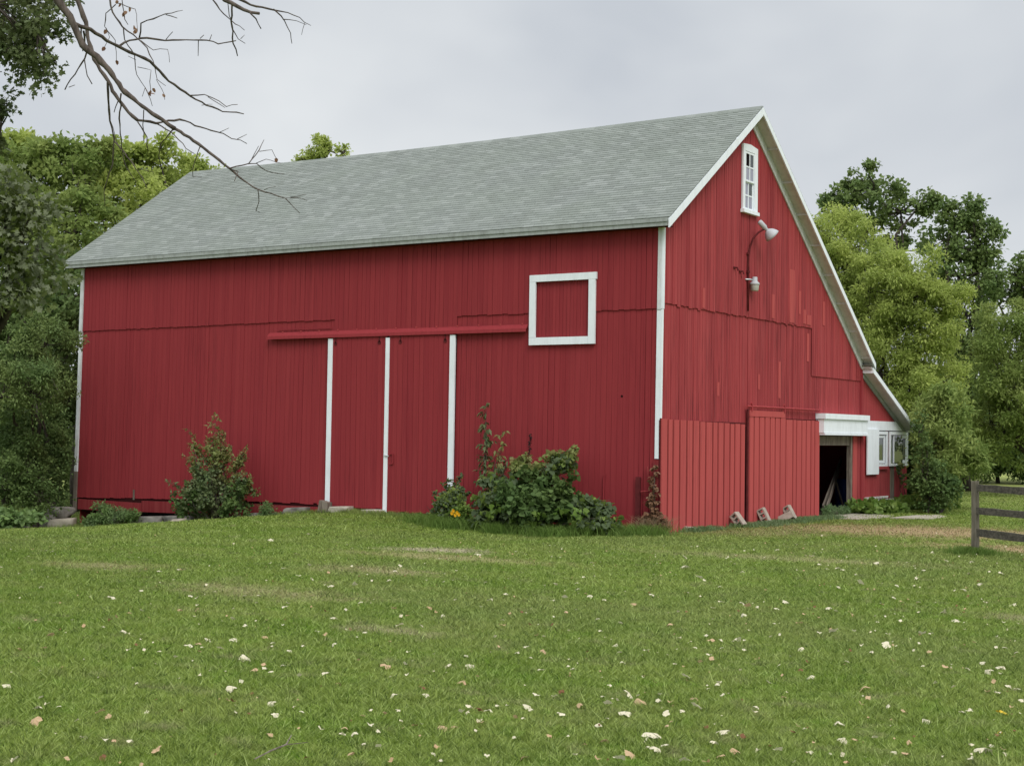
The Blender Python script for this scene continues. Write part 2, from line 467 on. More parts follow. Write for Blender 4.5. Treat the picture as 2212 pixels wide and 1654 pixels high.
# --- front wall boards
rr = random.Random(3)
def split_boards(lo, hi, wmean, jit=.02):
    xs = [lo]
    while xs[-1] < hi - wmean * .6: xs.append(xs[-1] + wmean + rr.uniform(-jit, jit))
    xs[-1] = hi
    return list(zip(xs[:-1], xs[1:]))
DOOR = (-10.02, -5.9)
LOFT = (-3.66, -1.774, 4.43, 6.167)
for x0, x1 in split_boards(-20.05, -.02, .152, .022):
    g = rr.choice([.004, .005, .007, .012]); d = rr.uniform(-.005, .005); c = (x0 + x1) / 2; ln = lean_at(c)
    a0, a1 = x0 + g / 2, x1 - g / 2
    lap = 5.20 + .06 * min(1, max(0, (c + 20) / 10)) if c < -10 else 5.23
    lap += rr.uniform(-.012, .012)
    inloft = LOFT[0] + .1 < c < LOFT[1] - .1
    # upper run, lapping over the lower one
    zlo = lap if not DOOR[0] < c < -5.84 else 4.80
    if inloft: board(fwall, (a0, -.020 + d, 6.08), (a1, .000 + d, 7.22), m_front, ln)
    else: board(fwall, (a0, -.020 + d, zlo), (a1, .000 + d, 7.22), m_front, ln)
    # lower run
    if DOOR[0] + .1 < c < DOOR[1] - .05: continue
    bot = .10 + .13 * min(1, max(0, (c + 20) / 6)) if c < -10 else (.02 if c > -5.9 else .2)
    bot += rr.choice([0, 0, 0, .01, .02, .05]) * rr.random()
    top = 4.50 if inloft else lap + .03
    board(fwall, (a0, .010 + d, bot), (a1, .032 + d, top), m_front, ln)
# loft hatch boards, recessed
for x0, x1 in split_boards(LOFT[0] + .12, LOFT[1] - .12, .10, .012):
    board(fwall, (x0 + .003, .012 + rr.uniform(0, .006), 4.52), (x1 - .003, .036, 6.05), m_front, lean_at(-2.7))

# --- gable boards
for y0, y1 in split_boards(.05, 13.17, .16, .03):
    g = rr.choice([.005, .007, .010, .018]); c = (y0 + y1) / 2; d = rr.uniform(-.005, .005)
    a0, a1 = y0 + g / 2, y1 - g / 2
    lap = (5.37 + rr.choice([0, -.015, -.03, .01]) * rr.random() * 1.5) if c < 9.19 else 4.0
    top = ztop(c) - .30
    if not (4.42 < c < 5.15): board(gwall, (.002 + d, a0, lap), (.022 + d, a1, top), m_gable)
    else:
        board(gwall, (.002 + d, a0, lap), (.022 + d, a1, 8.15), m_gable)
        board(gwall, (.002 + d, a0, 9.80), (.022 + d, a1, top), m_gable)
    bot = 2.5 if c < 4.8 else 2.75
    if c > 9.7: bot = 2.85
    board(gwall, (-.030 + d, a0, bot), (-.008 + d, a1, lap + .03), m_gable)
for (y0, y1, z0, z1) in ((8.2, 8.36, 5.7, 6.35), (10.0, 10.15, 5.5, 6.2), (3.05, 3.17, 3.25, 3.6), (6.35, 6.52, 5.45, 6.1), (5.55, 5.66, 3.5, 3.9), (8.9, 9.05, 4.4, 5.2), (8.55, 8.74, 5.45, 5.85), (8.80, 9.12, 5.44, 5.72), (7.55, 7.90, 5.42, 6.9), (9.35, 9.52, 4.05, 4.9), (2.1, 2.25, 5.4, 5.9), (12.2, 12.4, 4.02, 4.5), (6.9, 7.05, 3.3, 4.3)):
    o = place_box('patch_board', barn, np.array((.024, y0, z0)), np.array((.034, y1, z1)), m_panel) if z0 > 5.3 else place_box('patch_board', barn, np.array((-.007, y0, z0)), np.array((.002, y1, z1)), m_panel)
# vertical step where the upper cladding comes further down, and the joint to the lean-to
place_box('corner_board', barn, np.array((-.02, 13.17, .05)), np.array((.045, 13.30, 4.42)), m_front)
# --- lean-to: plywood triangle, boards below
MB().prism([(13.30, 2.77), (17.45, 2.77), (17.45, zl(17.45) - .12), (13.30, zl(13.3) - .18)], 0, -.03, .004).build('gable_sheet', m_gable, barn)
for y0, y1 in split_boards(13.30, 17.55, .21, .03):
    c = (y0 + y1) / 2; old = 15.9 < c < 16.35
    top = 2.5 if (c < 14.62 or 15.55 < c < 15.78) else 1.38
    board(gwall, (-.03, y0 + .003, .30 if not old else .12), (-.006 + rr.uniform(-.003, .003), y1 - .003, top), m_oldwood if old else m_gable)
board(gwall, (-.03, 13.3, -.05), (.006, 15.85, .22), m_skirt)
board(gwall, (-.03, 15.9, -.05), (.000, 17.55, .28), m_skirt)

# --- ribbed lower cladding of the gable: proud boards with sunk joints
ys = np.array([135, 225, 290, 370, 455, 530, 610, 685, 770, 835, 910, 985, 1045, 1120, 1183]) - 135.0
ys = -.06 + (ys / ys[-1]) ** 1.06 * 4.72
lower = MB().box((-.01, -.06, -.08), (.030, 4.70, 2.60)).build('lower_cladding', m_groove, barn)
for i in range(14):
    o = place_box('panel_board', lower, np.array((.031, ys[i] + .022, -.1)), np.array((.062, ys[i + 1] - .056, 2.63 - .012 * i * .5 + rr.uniform(-.008, .008))), m_panel)
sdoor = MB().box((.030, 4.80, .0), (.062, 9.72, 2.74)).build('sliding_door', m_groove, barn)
ys2 = np.array([1215, 1275, 1340, 1405, 1470, 1530, 1590, 1660, 1745, 1790, 1855, 1910, 1970, 2020, 2085]) - 1215.0
ys2 = 4.83 + (ys2 / ys2[-1]) ** 1.05 * 4.87
for i in range(14):
    place_box('panel_board', sdoor, np.array((.063, ys2[i] + .018, -.02)), np.array((.094, ys2[i + 1] - .050, (2.76 if i < 7 else 2.72) + rr.uniform(-.006, .006))), m_panel)
place_box('header_board', sdoor, np.array((.063, 4.83, 2.77)), np.array((.105, 7.15, 2.93)), m_panel)
place_box('edge_board', sdoor, np.array((.030, 4.76, .0)), np.array((.075, 4.82, 2.95)), m_rust)
rail = MB().tube([(.10, 4.65, 3.03), (.10, 7.2, 3.03), (.11, 9.75, 3.03)], .028, 8)
rail.build('door_track', m_gable, barn)
for yy in (4.93, 7.08):
    MB().box((.085, yy - .03, 2.9), (.125, yy + .03, 3.10)).tube([(.085, yy, 3.10), (.13, yy, 3.10)], .045, 10).build('door_hanger', m_gable, sdoor)

# --- white trim, front
def trim(name, a, b, mat=m_white, ln=0.0, parent=barn): return place_box(name, parent, np.array(a, float), np.array(b, float), mat, ln)
trim('corner_trim', (-.105, -.062, 5.20), (.0, -.028, 7.16), m_dirty_shade, lean_at(0))  # shadow painted in: front face greyer than the gable side
trim('corner_trim', (.001, -.062, 5.22), (.040, .040, 7.2), m_white, lean_at(0))
trim('corner_trim', (-.112, -.048, 1.69), (.0, -.010, 5.195), m_white, lean_at(0))
trim('corner_trim', (.001, -.048, 2.64), (.034, .020, 5.215), m_white, lean_at(0))
trim('corner_trim', (-20.13, -.062, 5.19), (-20.0, -.024, 7.16), m_dirty_shade, lean_at(-20))
trim('corner_trim', (-20.13, -.048, .9), (-20.0, .0, 5.185), m_dirty_shade, lean_at(-20))
trim('corner_trim', (-20.13, -.046, -.25), (-20.0, .0, .895), m_oldwood, lean_at(-20))
x0, x1, z0, z1 = LOFT
hatch = empty('loft_hatch', (0, 0, 0), None, None); hatch.parent = barn
trim('frame_board', (x0, -.078, z1 - .17), (x1 + .03, -.025, z1), m_white, 0, hatch)
trim('frame_board', (x0, -.076, z0), (x1 - .19, -.025, z0 + .185), m_white, 0, hatch)
trim('frame_board', (x0, -.077, z0 + .19), (x0 + .175, -.025, z1 - .173), m_white, 0, hatch)
trim('frame_board', (x1 - .185, -.077, z0), (x1, -.025, z1 - .173), m_white, 0, hatch)

# --- the two sliding doors under the track hood
def barn_door(xa, xb, zlow):
    d = MB().box((xa, -.062, zlow + .03), (xb, -.034, 4.76)).build('door', m_deep, barn)
    d.rotation_euler = (0, 0, 0)
    for a, b in split_boards(xa, xb, .168, .03):
        g = rr.choice([.004, .006, .010])
        pieces.append([0, d, np.array((a + g / 2, -.086 + rr.uniform(-.003, .003), zlow + rr.choice([0, 0, .02]))), np.array((b - g / 2, -.064, 4.78)), m_front, 0.0])
    return d
d1 = barn_door(-9.98, -8.10, .20)
d2 = barn_door(-8.02, -5.98, .14)
ln = .004
trim('door_trim', (-10.11, -.100, .22), (-9.95, -.052, 4.74), m_white, ln)
trim('door_trim', (-8.13, -.106, .12), (-8.005, -.056, 4.72), m_white, ln * .8)
trim('door_trim', (-6.05, -.104, .12), (-5.89, -.052, 4.74), m_white, ln)
hd = MB()
for s_ in (1.40, 1.66): hd.box((-7.93, -.12, s_ - .015), (-7.82, -.085, s_ + .015))
hd.box((-7.84, -.125, 1.40), (-7.81, -.105, 1.66))
hd.build('door_handle', m_front, d2)
MB().tube([(-8.10, -.13, 1.62), (-7.95, -.13, 1.60)], .014, 6).build('latch', m_metal, d2)
for xx in (-9.85, -8.35, -7.65, -6.2):
    MB().tube([(xx, -.10, 4.60), (xx, -.085, 4.60)], .055, 8).box((xx - .02, -.1, 4.6), (xx + .02, -.087, 4.76)).build('door_hanger', m_rust, d1 if xx < -8 else d2)
MB().prism([(-.024, 4.955), (-.125, 4.85), (-.135, 4.765), (-.118, 4.765), (-.108, 4.83), (-.024, 4.90)], 0, -12.30, -3.72).build('track_hood', m_front, barn)
hb = MB()
for k in range(13): xk = -11.8 + k * .66; hb.box((xk - .012, -.055, 4.955), (xk + .012, -.020, 4.985))
hb.build('hood_bolts', m_panel, barn)['kind'] = 'stuff'
MB().box((-12.0, -.026, 5.02), (-10.05, -.021, 5.05)).build('flashing', m_front, barn)

# skirt boards, sill and odd pieces along the foot of the long wall
def skirt(xa, xb, za, zb_, y=-.035, mat=m_skirt, tilt=0.0):
    o = place_box('skirt_board', barn, np.array((xa, y, za)), np.array((xb, y + .04, zb_)), mat); o.rotation_euler = (0, tilt, 0); return o
skirt(-20.0, -17.25, -.26, .05, tilt=.012); skirt(-17.22, -12.95, -.20, .13, -.042, tilt=-.012); skirt(-12.9, -10.15, -.12, .17, -.03)
skirt(-9.9, -8.2, -.12, .16, -.03, m_oldwood); skirt(-7.95, -5.4, -.2, .12, -.09, m_oldwood); skirt(-1.6, -.1, -.1, .03, -.07, m_oldwood)
MB().box((-17, .02, -.45), (-12.6, .04, .12)).build('gap_shade_sheet', m_black, barn)  # black sheet standing in for the shade in the gap under the wall
MB().box((-17.62, -.02, .12), (-17.56, -.004, .42)).build('loose_splinter', m_oldwood, barn, mw=Matrix.Rotation(0.0, 4, 'Z'))
MB().tube([(-1.05, .003, 3.16), (-1.05, .012, 3.16)], .03, 10).build('knot_hole', m_black, barn)
MB().tube([(-1.51, -.03, .05), (-1.50, -.03, 1.2), (-1.47, -.03, 1.3)], .02, 6).build('pipe', m_front, barn)
# corner post under the trim and the old gate irons
MB().box((-.16, -.055, -.1), (-.01, -.004, 1.66)).build('corner_post', m_skirt, barn)
MB().box((-.62, -.06, -.02), (-.50, -.012, 1.25)).build('gate_stub', m_rust, barn)
MB().tube([(-.46, -.08, .9), (-.25, -.09, .92), (-.23, -.09, 1.15), (-.3, -.09, 1.5)], .025, 6).build('gate_iron', m_skirt, barn)

# --- doorway in the gable
MB().box((-.05, 9.70, 2.02), (-.01, 12.36, 2.30)).build('lintel', m_oldwood, barn)
MB().box((-.10, 12.32, 0), (.03, 12.46, 2.34)).build('door_post', m_oldwood, barn)
MB().box((-.01, 12.50, -.02), (.04, 12.82, 2.36)).build('door_jamb', m_panel, barn)
MB().box((-.02, 12.84, -.02), (.022, 13.15, 2.36)).build('door_jamb', m_gable, barn)
MB().box((.0, 9.70, .02), (.03, 9.74, 2.3)).build('door_edge', m_oldwood, barn)
hdr = MB().box((.0, 9.62, 2.36), (.26, 13.20, 2.80)).prism([(.262, 2.33), (.30, 2.27), (.0, 2.27), (.0, 2.33)], 1, 9.62, 13.45) if False else MB().box((.0, 9.62, 2.38), (.24, 13.20, 2.78))
hd_ = hdr.build('door_canopy', m_white, barn)
MB().box((.0, 9.58, 2.785), (.30, 13.22, 2.94)).build('canopy_cap', m_white, hd_)
MB().box((.0, 9.64, 2.32), (.27, 13.42, 2.375)).build('canopy_lip', m_white, hd_)

# --- lean-to trim and windows
MB().box((.006, 13.31, 2.50), (.045, 17.52, 2.79)).build('white_band', m_white, barn)
MB().box((.05, 13.62, 1.12), (.09, 14.63, 2.53)).build('shutter_board', m_white, barn)
def window(y0, y1, z0, z1, x=0.0, t=.10):
    w_ = empty('window', (0, 0, 0), None, None); w_.parent = barn
    f = MB()
    f.box((x, y0, z0), (x + .05, y1, z0 + t * .8)); f.box((x, y0, z1 - t), (x + .05, y1, z1)); f.box((x + .001, y0, z0 + t * .8), (x + .049, y0 + t, z1 - t)); f.box((x + .001, y1 - t, z0 + t * .8), (x + .049, y1, z1 - t))
    f.build('window_frame', m_white, w_)
    return w_
w1 = window(14.64, 15.56, 1.36, 2.47)
sash = MB()
for (a, b, c, d) in ((14.74, 15.40, 1.46, 1.55), (14.74, 15.40, 2.27, 2.35), (14.74, 14.82, 1.55, 2.27), (15.30, 15.40, 1.55, 2.27)): sash.box((-.03, a, c), (.012, b, d))
sash.build('sash', m_white, w1); MB().box((-.02, 14.82, 1.55), (-.014, 15.30, 2.27)).build('pane', m_glass, w1)
MB().box((.0, 14.60, 1.27), (.07, 15.60, 1.355)).build('window_sill', m_gable, w1)
w2 = window(15.76, 17.53, 1.36, 2.47)
mw2 = Matrix.Translation((.02, 17.42, 0)) @ Matrix.Rotation(R(-16), 4, 'Z') @ Matrix.Translation((-.02, -17.42, 0))
sash = MB()
for (a, b, c, d) in ((16.46, 17.42, 1.45, 1.55), (16.46, 17.42, 2.26, 2.36), (16.46, 16.56, 1.55, 2.26), (17.32, 17.42, 1.55, 2.26)): sash.box((.02, a, c), (.06, b, d))
sh = sash.build('open_sash', m_white, w2, mw=mw2); MB().box((.036, 16.56, 1.55), (.042, 17.32, 2.26)).build('pane', m_glass, w2, mw=mw2)
MB().box((-.02, 15.86, 1.44), (-.014, 17.42, 2.36)).build('pane', m_glass, w2)
MB().box((-.01, 16.2, 1.46), (.02, 16.26, 2.34), Matrix.Translation((0, 0, 0))).build('mullion', m_white, w2)
MB().box((.0, 13.55, .28), (.16, 15.85, .33)).box((.0, 13.6, .36), (.06, 15.6, .42)).build('base_ledge', m_peel, barn)

# --- loft window in the gable
lw = empty('loft_window', (0, 0, 0), None, None); lw.parent = barn
y0, y1, z0, z1 = 4.330, 5.239, 8.097, 9.864
fr = MB()
fr.prism([(y0, z1 - .17), (y0, z1 + .0), ((y0 + y1) / 2, z1 + .035), (y1, z1 - .02), (y1, z1 - .17)], 0, .028, .085)
fr.box((.029, y0, z0 + .06), (.084, y0 + .13, z1 - .172)); fr.box((.029, y1 - .20, z0 + .06), (.084, y1, z1 - .172))
fr.box((.02, y0 - .03, z0 - .03), (.13, y1 + .03, z0 + .058))
fr.build('window_frame', m_white, lw)
ya, yb = y0 + .135, y1 - .205
def sashes(za, zb_, x, name):
    s_ = MB(); t_ = .05; ym = (ya + yb) / 2; zm = (za + zb_) / 2
    s_.box((x, ya, za), (x + .03, yb, za + t_)); s_.box((x, ya, zb_ - t_), (x + .03, yb, zb_))
    s_.box((x + .001, ya, za + t_), (x + .029, ya + t_, zb_ - t_)); s_.box((x + .001, yb - t_, za + t_), (x + .029, yb, zb_ - t_))
    s_.box((x + .002, ym - .018, za + t_), (x + .028, ym + .018, zb_ - t_)); s_.box((x + .003, ya + t_, zm - .018), (x + .027, yb - t_, zm + .018))
    s_.build(name, m_white, lw)
    for j in (0, 1):
        for i in (0, 1):
            a_ = (ya + t_) if i == 0 else ym + .018; b_ = ym - .018 if i == 0 else yb - t_
            c_ = (za + t_) if j == 0 else zm + .018; d_ = zm - .018 if j == 0 else zb_ - t_
            dark = name == 'upper_sash' and j == 1 and i == 0
            MB().box((x + .010, a_, c_), (x + .014, b_, d_)).build('pane', m_black if dark else (m_glassp if j == 0 or i == 0 else m_glass), lw)
sashes(z0 + .07, z0 + .83, .012, 'lower_sash'); sashes(z0 + .80, z1 - .18, .047, 'upper_sash')
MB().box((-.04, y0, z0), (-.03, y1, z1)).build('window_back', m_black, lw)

# --- roof
def sag(x, t_): return -.085 * math.sin(math.pi * min(1, max(0, -x / 20.4))) * t_
roof = empty('roof', (0, 0, 0), None, None); roof.parent = barn
XR, XL = .352, -20.45
def slab(name, pts_top, th, mat, xa=XL, xb=XR, segs=14, sagf=None):
    """roof deck between two (y,z) points, with thickness th measured downwards"""
    m = MB(); (ya_, za_), (yb_, zb_) = pts_top; V = []
    for k in range(segs + 1):
        x = xa + (xb - xa) * k / segs
        s0, s1 = (sagf(x) if sagf else (0, 0))
        V += [(x, ya_, za_ + s0), (x, yb_, zb_ + s1), (x, yb_, zb_ + s1 - th), (x, ya_, za_ + s0 - th)]
    Fc = [(0, 1, 2, 3), tuple(segs * 4 + i for i in (3, 2, 1, 0))]
    for k in range(segs):
        for i in range(4):
            j = (i + 1) % 4; Fc.append((k * 4 + i, (k + 1) * 4 + i, (k + 1) * 4 + j, k * 4 + j))
    m.add(V, Fc); return m.build(name, mat, roof)
YE, ZE, YRG, ZRG, YK, ZK, YL, ZL = -.345, 7.339, 4.883, 10.899, 13.486, 4.575, 17.326, 2.650
slab('roof_deck', ((YE, ZE - .02), (YRG, ZRG - .02)), .07, m_soffit, sagf=lambda x: (0, sag(x, 1)))
slab('roof_deck', ((YRG + .002, ZRG - .022), (YK, ZK - .02)), .07, m_soffit, sagf=lambda x: (sag(x, 1), 0))
slab('roof_deck', ((13.20, zl(13.2) - .02), (YL, ZL - .02)), .07, m_soffit)
# back slopes: plain strips of shingle
def strips(ya_, za_, yb_, zb_, n, sg=None):
    m = MB(); 
    for k in range(n):
        t0, t1 = k / n, (k + 1) / n + .2 / n
        f = lambda t_: (ya_ + (yb_ - ya_) * t_, za_ + (zb_ - za_) * t_)
        (p0, q0), (p1, q1) = f(t0), f(min(t1, 1.0))
        V = []
        for j in range(9):
            x = XL - .02 + (XR + .025 - XL + .02) * j / 8; s0 = sag(x, 1 - t0) if sg else 0; s1 = sag(x, 1 - t1) if sg else 0
            V += [(x, p0, q0 + s0 - .018), (x, p1, q1 + s1 - .006), (x, p1, q1 + s1 + .004), (x, p0, q0 + s0 - .010)]
        Fc = [(0, 1, 2, 3), (35, 34, 33, 32)]
        for j in range(8):
            for i in range(4): i2 = (i + 1) % 4; Fc.append((j * 4 + i, (j + 1) * 4 + i, (j + 1) * 4 + i2, j * 4 + i2))
        m.add(V, Fc)
    return m
o = strips(YRG, ZRG, YK + .03, ZK, 60, True).build('back_shingles', m_shingle, roof); o['kind'] = 'stuff'
o = strips(13.1, zl(13.1), YL + .03, ZL, 28).build('lean_to_shingles', m_shingle, roof); o['kind'] = 'stuff'

# front slope: every shingle tab
slope = math.atan2(ZRG - ZE, YRG - YE); SL = math.hypot(ZRG - ZE, YRG - YE)
EXPO, TW = .136, .315
tabs = []
for i in range(int(SL / EXPO) + 1):
    s0 = -.03 + i * EXPO
    off = (i * .41 + .07 * math.sin(i * 2.1)) % 1.0 * TW
    x = XR + .03 - off
    s1 = min(s0 + EXPO + .02, SL + .01)
    first = True
    while x > XL - .02:
        wdt = TW * 1.0
        xa = x - wdt; xb = x
        if first and off > .02:
            tabs.append((XR + .025 - off + .0, XR + .025, s0, s1, 1))
        first = False
        if xa < XL - .03: xa = XL - .03
        tabs.append((xa, xb - .007, s0 + rr.uniform(-.003, .003), s1, 0 if abs((xb - xa) - TW) < .001 and s1 < SL else 1))
        x -= wdt
def sh_mat(xc, s0, s1):
    sm = (s0 + s1) / 2; t_ = sm / SL
    y = YE + math.cos(slope) * sm; z = ZE + math.sin(slope) * sm + sag(xc, t_)
    return Matrix.Translation((xc, y, z)) @ Matrix.Rotation(slope - .075, 4, 'X')
def dist_tab(tb):
    xc = (tb[0] + tb[1]) / 2; m = sh_mat(xc, tb[2], tb[3]); return np.linalg.norm(np.array(m.translation) - CAM)
TH = .016
me_tab = MB().box((-(TW - .007) / 2, -(EXPO + .02) / 2, -TH / 2), ((TW - .007) / 2, (EXPO + .02) / 2, TH / 2)).mesh('shingle', m_shingle)
full = sorted([tb for tb in tabs if tb[4] == 0], key=dist_tab)
front_sh = MB()
single = set(id(tb) for tb in full[:299])
for tb in tabs:
    xc = (tb[0] + tb[1]) / 2; M_ = sh_mat(xc, tb[2], tb[3])
    if id(tb) in single:
        link('shingle', me_tab, roof, M_)
    else:
        if tb[1] - tb[0] < .01: continue
        front_sh.box((-(tb[1] - tb[0]) / 2, -(tb[3] - tb[2]) / 2, -TH / 2), ((tb[1] - tb[0]) / 2, (tb[3] - tb[2]) / 2, TH / 2), M_)
front_sh.build('front_shingles', m_shingle, roof)['kind'] = 'stuff'
# ridge cap
rc = MB()
for k in range(66):
    x = XR - k * .315; s0 = sag(x, 1)
    rc.prism([(YRG - .13, ZRG - .075 + s0), (YRG, ZRG + .018 + s0), (YRG + .13, ZRG - .08 + s0), (YRG + .13, ZRG - .095 + s0), (YRG, ZRG + .004 + s0), (YRG - .13, ZRG - .09 + s0)], 0, x - .31, x)
rc.build('ridge_cap', m_shingle, roof)
# eave mouldings and soffit of the long side
MB().box((XL, YE - .045, ZE - .120), (XR - .03, YE + .0, ZE - .028)).build('eave_moulding', m_grey, roof)
MB().box((XL, YE - .022, ZE - .215), (XR - .03, YE + .0, ZE - .124)).build('fascia', m_grey, roof)
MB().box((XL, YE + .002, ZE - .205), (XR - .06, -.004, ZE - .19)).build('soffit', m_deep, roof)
# barge boards and gable overhang
def sloped(name, mat, ya_, za_, yb_, zb_, x0_, x1_, top, dep):
    return MB().prism([(ya_, za_ + top), (yb_, zb_ + top), (yb_, zb_ + top - dep), (ya_, za_ + top - dep)], 0, x0_, x1_).build(name, mat, roof)
sloped('barge_board', m_white, YE - .03, ZE - .02, YRG, ZRG, XR - .005, XR + .035, -.028, .215)
sloped('barge_board', m_white, YRG + .002, ZRG - .0015, YK, ZK, XR - .004, XR + .034, -.028, .175)
sloped('barge_board', m_white, 13.28, zl(13.28), YL, ZL, XR - .006, XR + .034, -.028, .15)
sloped('barge_board', m_white, YE - .03, ZE - .02, YRG, ZRG, XL - .03, XL, -.028, .2)
sloped('barge_board', m_white, YRG + .002, ZRG, YK, ZK, XL - .029, XL + .001, -.028, .17)
sloped('gable_soffit', m_soffit, YE + .05, ZE + .03, YRG, ZRG, .06, XR - .008, -.15, .012)
sloped('gable_soffit', m_soffit, YRG + .003, ZRG, YK, ZK, .06, XR - .008, -.15, .012)
sloped('gable_soffit', m_soffit, 13.30, zl(13.3), YL, ZL, .05, XR - .008, -.13, .012)
sloped('frieze_board', m_dirty_shade, .02, zf(.02), YRG, ZRG, .024, .058, -.164, .24)
sloped('frieze_board', m_dirty_shade, YRG + .002, ZRG - .002, YK - .28, zb(YK - .28), .025, .059, -.164, .27)
sloped('frieze_board', m_grey, 13.32, zl(13.32), YL + .1, zl(YL + .1), .008, .048, -.144, .16)
MB().box((.03, YK - .06, ZK - .33), (XR + .03, YK + .02, ZK - .06)).build('fascia_end', m_grey, roof)
MB().box((.0, 13.27, zl(13.27) - .19), (XR + .03, 13.31, zl(13.27) - .03)).build('fascia_end', m_white, roof)
MB().box((XL, YK - .02, ZK - .20), (XR - .02, YK + .015, ZK - .04)).build('fascia', m_grey, roof)
MB().box((XL, YL - .01, ZL - .2), (XR + .03, YL + .025, ZL - .03)).build('fascia', m_dirty_shade, roof)
for k in range(8):
    yk = 5.9 + k * 1.02
    MB().box((.062, yk, zb(yk) - .225), (XR - .01, yk + .05, zb(yk) - .165)).build('lookout', m_soffit, roof)

# --- commit boards: the nearest as single objects, the rest joined per wall
pieces.sort(key=lambda p: p[0])
rest = {}
for i, (d_, par, a, b, mat, ln_) in enumerate(pieces):
    if i < 299: place_box('board', par, a, b, mat, ln_)
    else:
        m = rest.setdefault((par.name, mat.name), [par, mat, MB()])[2]
        c = (a + b) / 2
        M_ = Matrix.Translation((c[0] + ln_ * (c[2] - 3.65), c[1], c[2])) @ Matrix.Rotation(ln_, 4, 'Y')
        m.box(-(b - a) / 2, (b - a) / 2, M_)
for par, mat, m in rest.values(): m.build('boards', mat, par)['kind'] = 'stuff'

# ------------------------------------------------------------------ things in the doorway
def thing_mesh(name, mb, mat, label, cat, group=None, smooth=False, loc=(0, 0, 0), mw=None):
    o = mb.build(name, mat, None, smooth, mw)
    return tag(o, label, cat, group)
def plank(pa, pb, wd, th, label):
    a, b = Vector(pa), Vector(pb); d = b - a; M_ = d.to_track_quat('Z', 'X').to_matrix().to_4x4(); M_.translation = (a + b) / 2
    return thing_mesh('plank', MB().box((-wd / 2, -th / 2, -d.length / 2), (wd / 2, th / 2, d.length / 2)), m_oldwood, label, 'plank', 'planks leaning inside the doorway', mw=M_)
def wx(u, v, x):
    d = fw + rt * (u - 1106) / F - up * (v - 827) / F; p = CAM + d * ((x - CAM[0]) / d[0]); return (p[0], p[1], max(p[2], .03))
plank(wx(1778, 1096, -.6), wx(1817, 992, -1.1), .16, .04, 'long grey plank leaning inside the dark doorway, the higher of two')
plank(wx(1786, 1096, -.5), wx(1812, 1015, -.9), .14, .04, 'shorter grey plank leaning in front of the long one in the doorway')
plank(wx(1822, 1096, -.5), wx(1806, 1040, -.9), .06, .05, 'thin dark stick propped beside the planks in the doorway')
thing_mesh('barrel', MB().lathe([(0, 0), (.28, 0), (.30, .1), (.30, .38), (.31, .42), (.30, .46), (.30, .82), (.27, .9), (0, .9)], (*wx(1824, 1092, -1.2)[:2], .03), (0, 0, 1), 20), m_blue,
           'blue plastic barrel standing in the dark doorway', 'barrel', smooth=True)

# ------------------------------------------------------------------ lamps on the gable
gl = empty('gooseneck_lamp', (0, 4.74, 5.52), 'metal gooseneck floodlight with a bell shade on a tall curved pipe below the loft window', 'lamp')
def sub(o, ch): ch.parent = o; ch.matrix_parent_inverse = Matrix.Translation(-Vector(o.location)); return ch
sub(gl, MB().tube([(.06, 4.74, 5.52), (.06, 4.74, 6.9), (.08, 4.76, 7.15), (.13, 4.84, 7.42), (.24, 4.96, 7.60), (.38, 5.05, 7.70)], [.026] * 6, 8).build('pipe', m_rust, None, True))
ax = Vector((.42, .50, -.62)).normalized(); o0 = Vector((.27, 4.93, 7.88))
sub(gl, MB().lathe([(0, -.02), (.062, 0), (.070, .03), (.070, .22), (.048, .26), (.042, .33)], o0, ax, 16).build('lamp_housing', m_steel, None, True))
sub(gl, MB().lathe([(.042, .31), (.075, .33), (.14, .39), (.19, .48), (.205, .53), (.19, .53), (.13, .41), (.04, .34)], o0, ax, 24).build('lamp_shade', m_steel, None, True))
sub(gl, MB().box((.024, 4.68, 6.52), (.08, 4.80, 6.58)).box((.024, 4.68, 7.0), (.08, 4.80, 7.05)).build('pipe_clamp', m_rust))
yl_ = empty('yard_lamp', (0, 4.74, 6.1), 'small grey dusk lamp with frosted lens under a domed cap, below the floodlight', 'lamp')
o0 = Vector((.17, 4.90, 6.02))
sub(yl_, MB().tube([(.024, 4.62, 6.34), (.09, 4.76, 6.35), (.17, 4.90, 6.33)], .022, 8).build('bracket', m_metal, None, True))
sub(yl_, MB().lathe([(0, .40), (.06, .40), (.068, .38), (.068, .30), (.08, .28), (.125, .24), (.13, .20), (.115, .19), (0, .19)], o0, (0, 0, 1), 20).build('lamp_housing', m_steel, None, True))
sub(yl_, MB().lathe([(.112, .19), (.10, .05), (.08, .03), (0, .03)], o0, (0, 0, 1), 20).build('lens', m_lens, None, True))
hk = MB()
for yy, zz in ((3.95, 6.58), (4.3, 6.52)): hk.tube([(.024, yy, zz), (.10, yy + .02, zz), (.12, yy + .02, zz - .08)], .02, 6); hk.box((.024, yy - .07, zz - .02), (.06, yy + .05, zz + .02))
hk.build('insulator_hooks', m_rust, barn)

# ------------------------------------------------------------------ concrete blocks, slabs, stones
def block_mesh():
    m = MB(); m.box((-.2, -.1, -.1), (.2, .1, -.065)); m.box((-.2, -.1, .065), (.2, .1, .1))
    for x in (-.2, -.0833, .05, .165): m.box((x, -.1, -.066), (x + .035, .1, .066))
    return m.mesh('concrete_block', m_block)
bm_ = block_mesh()
def block(loc, rot, label):
    o = link('concrete_block', bm_); o.location = loc; o.rotation_euler = rot; tag(o, label, 'concrete block', 'concrete blocks propped against the lower gable'); return o
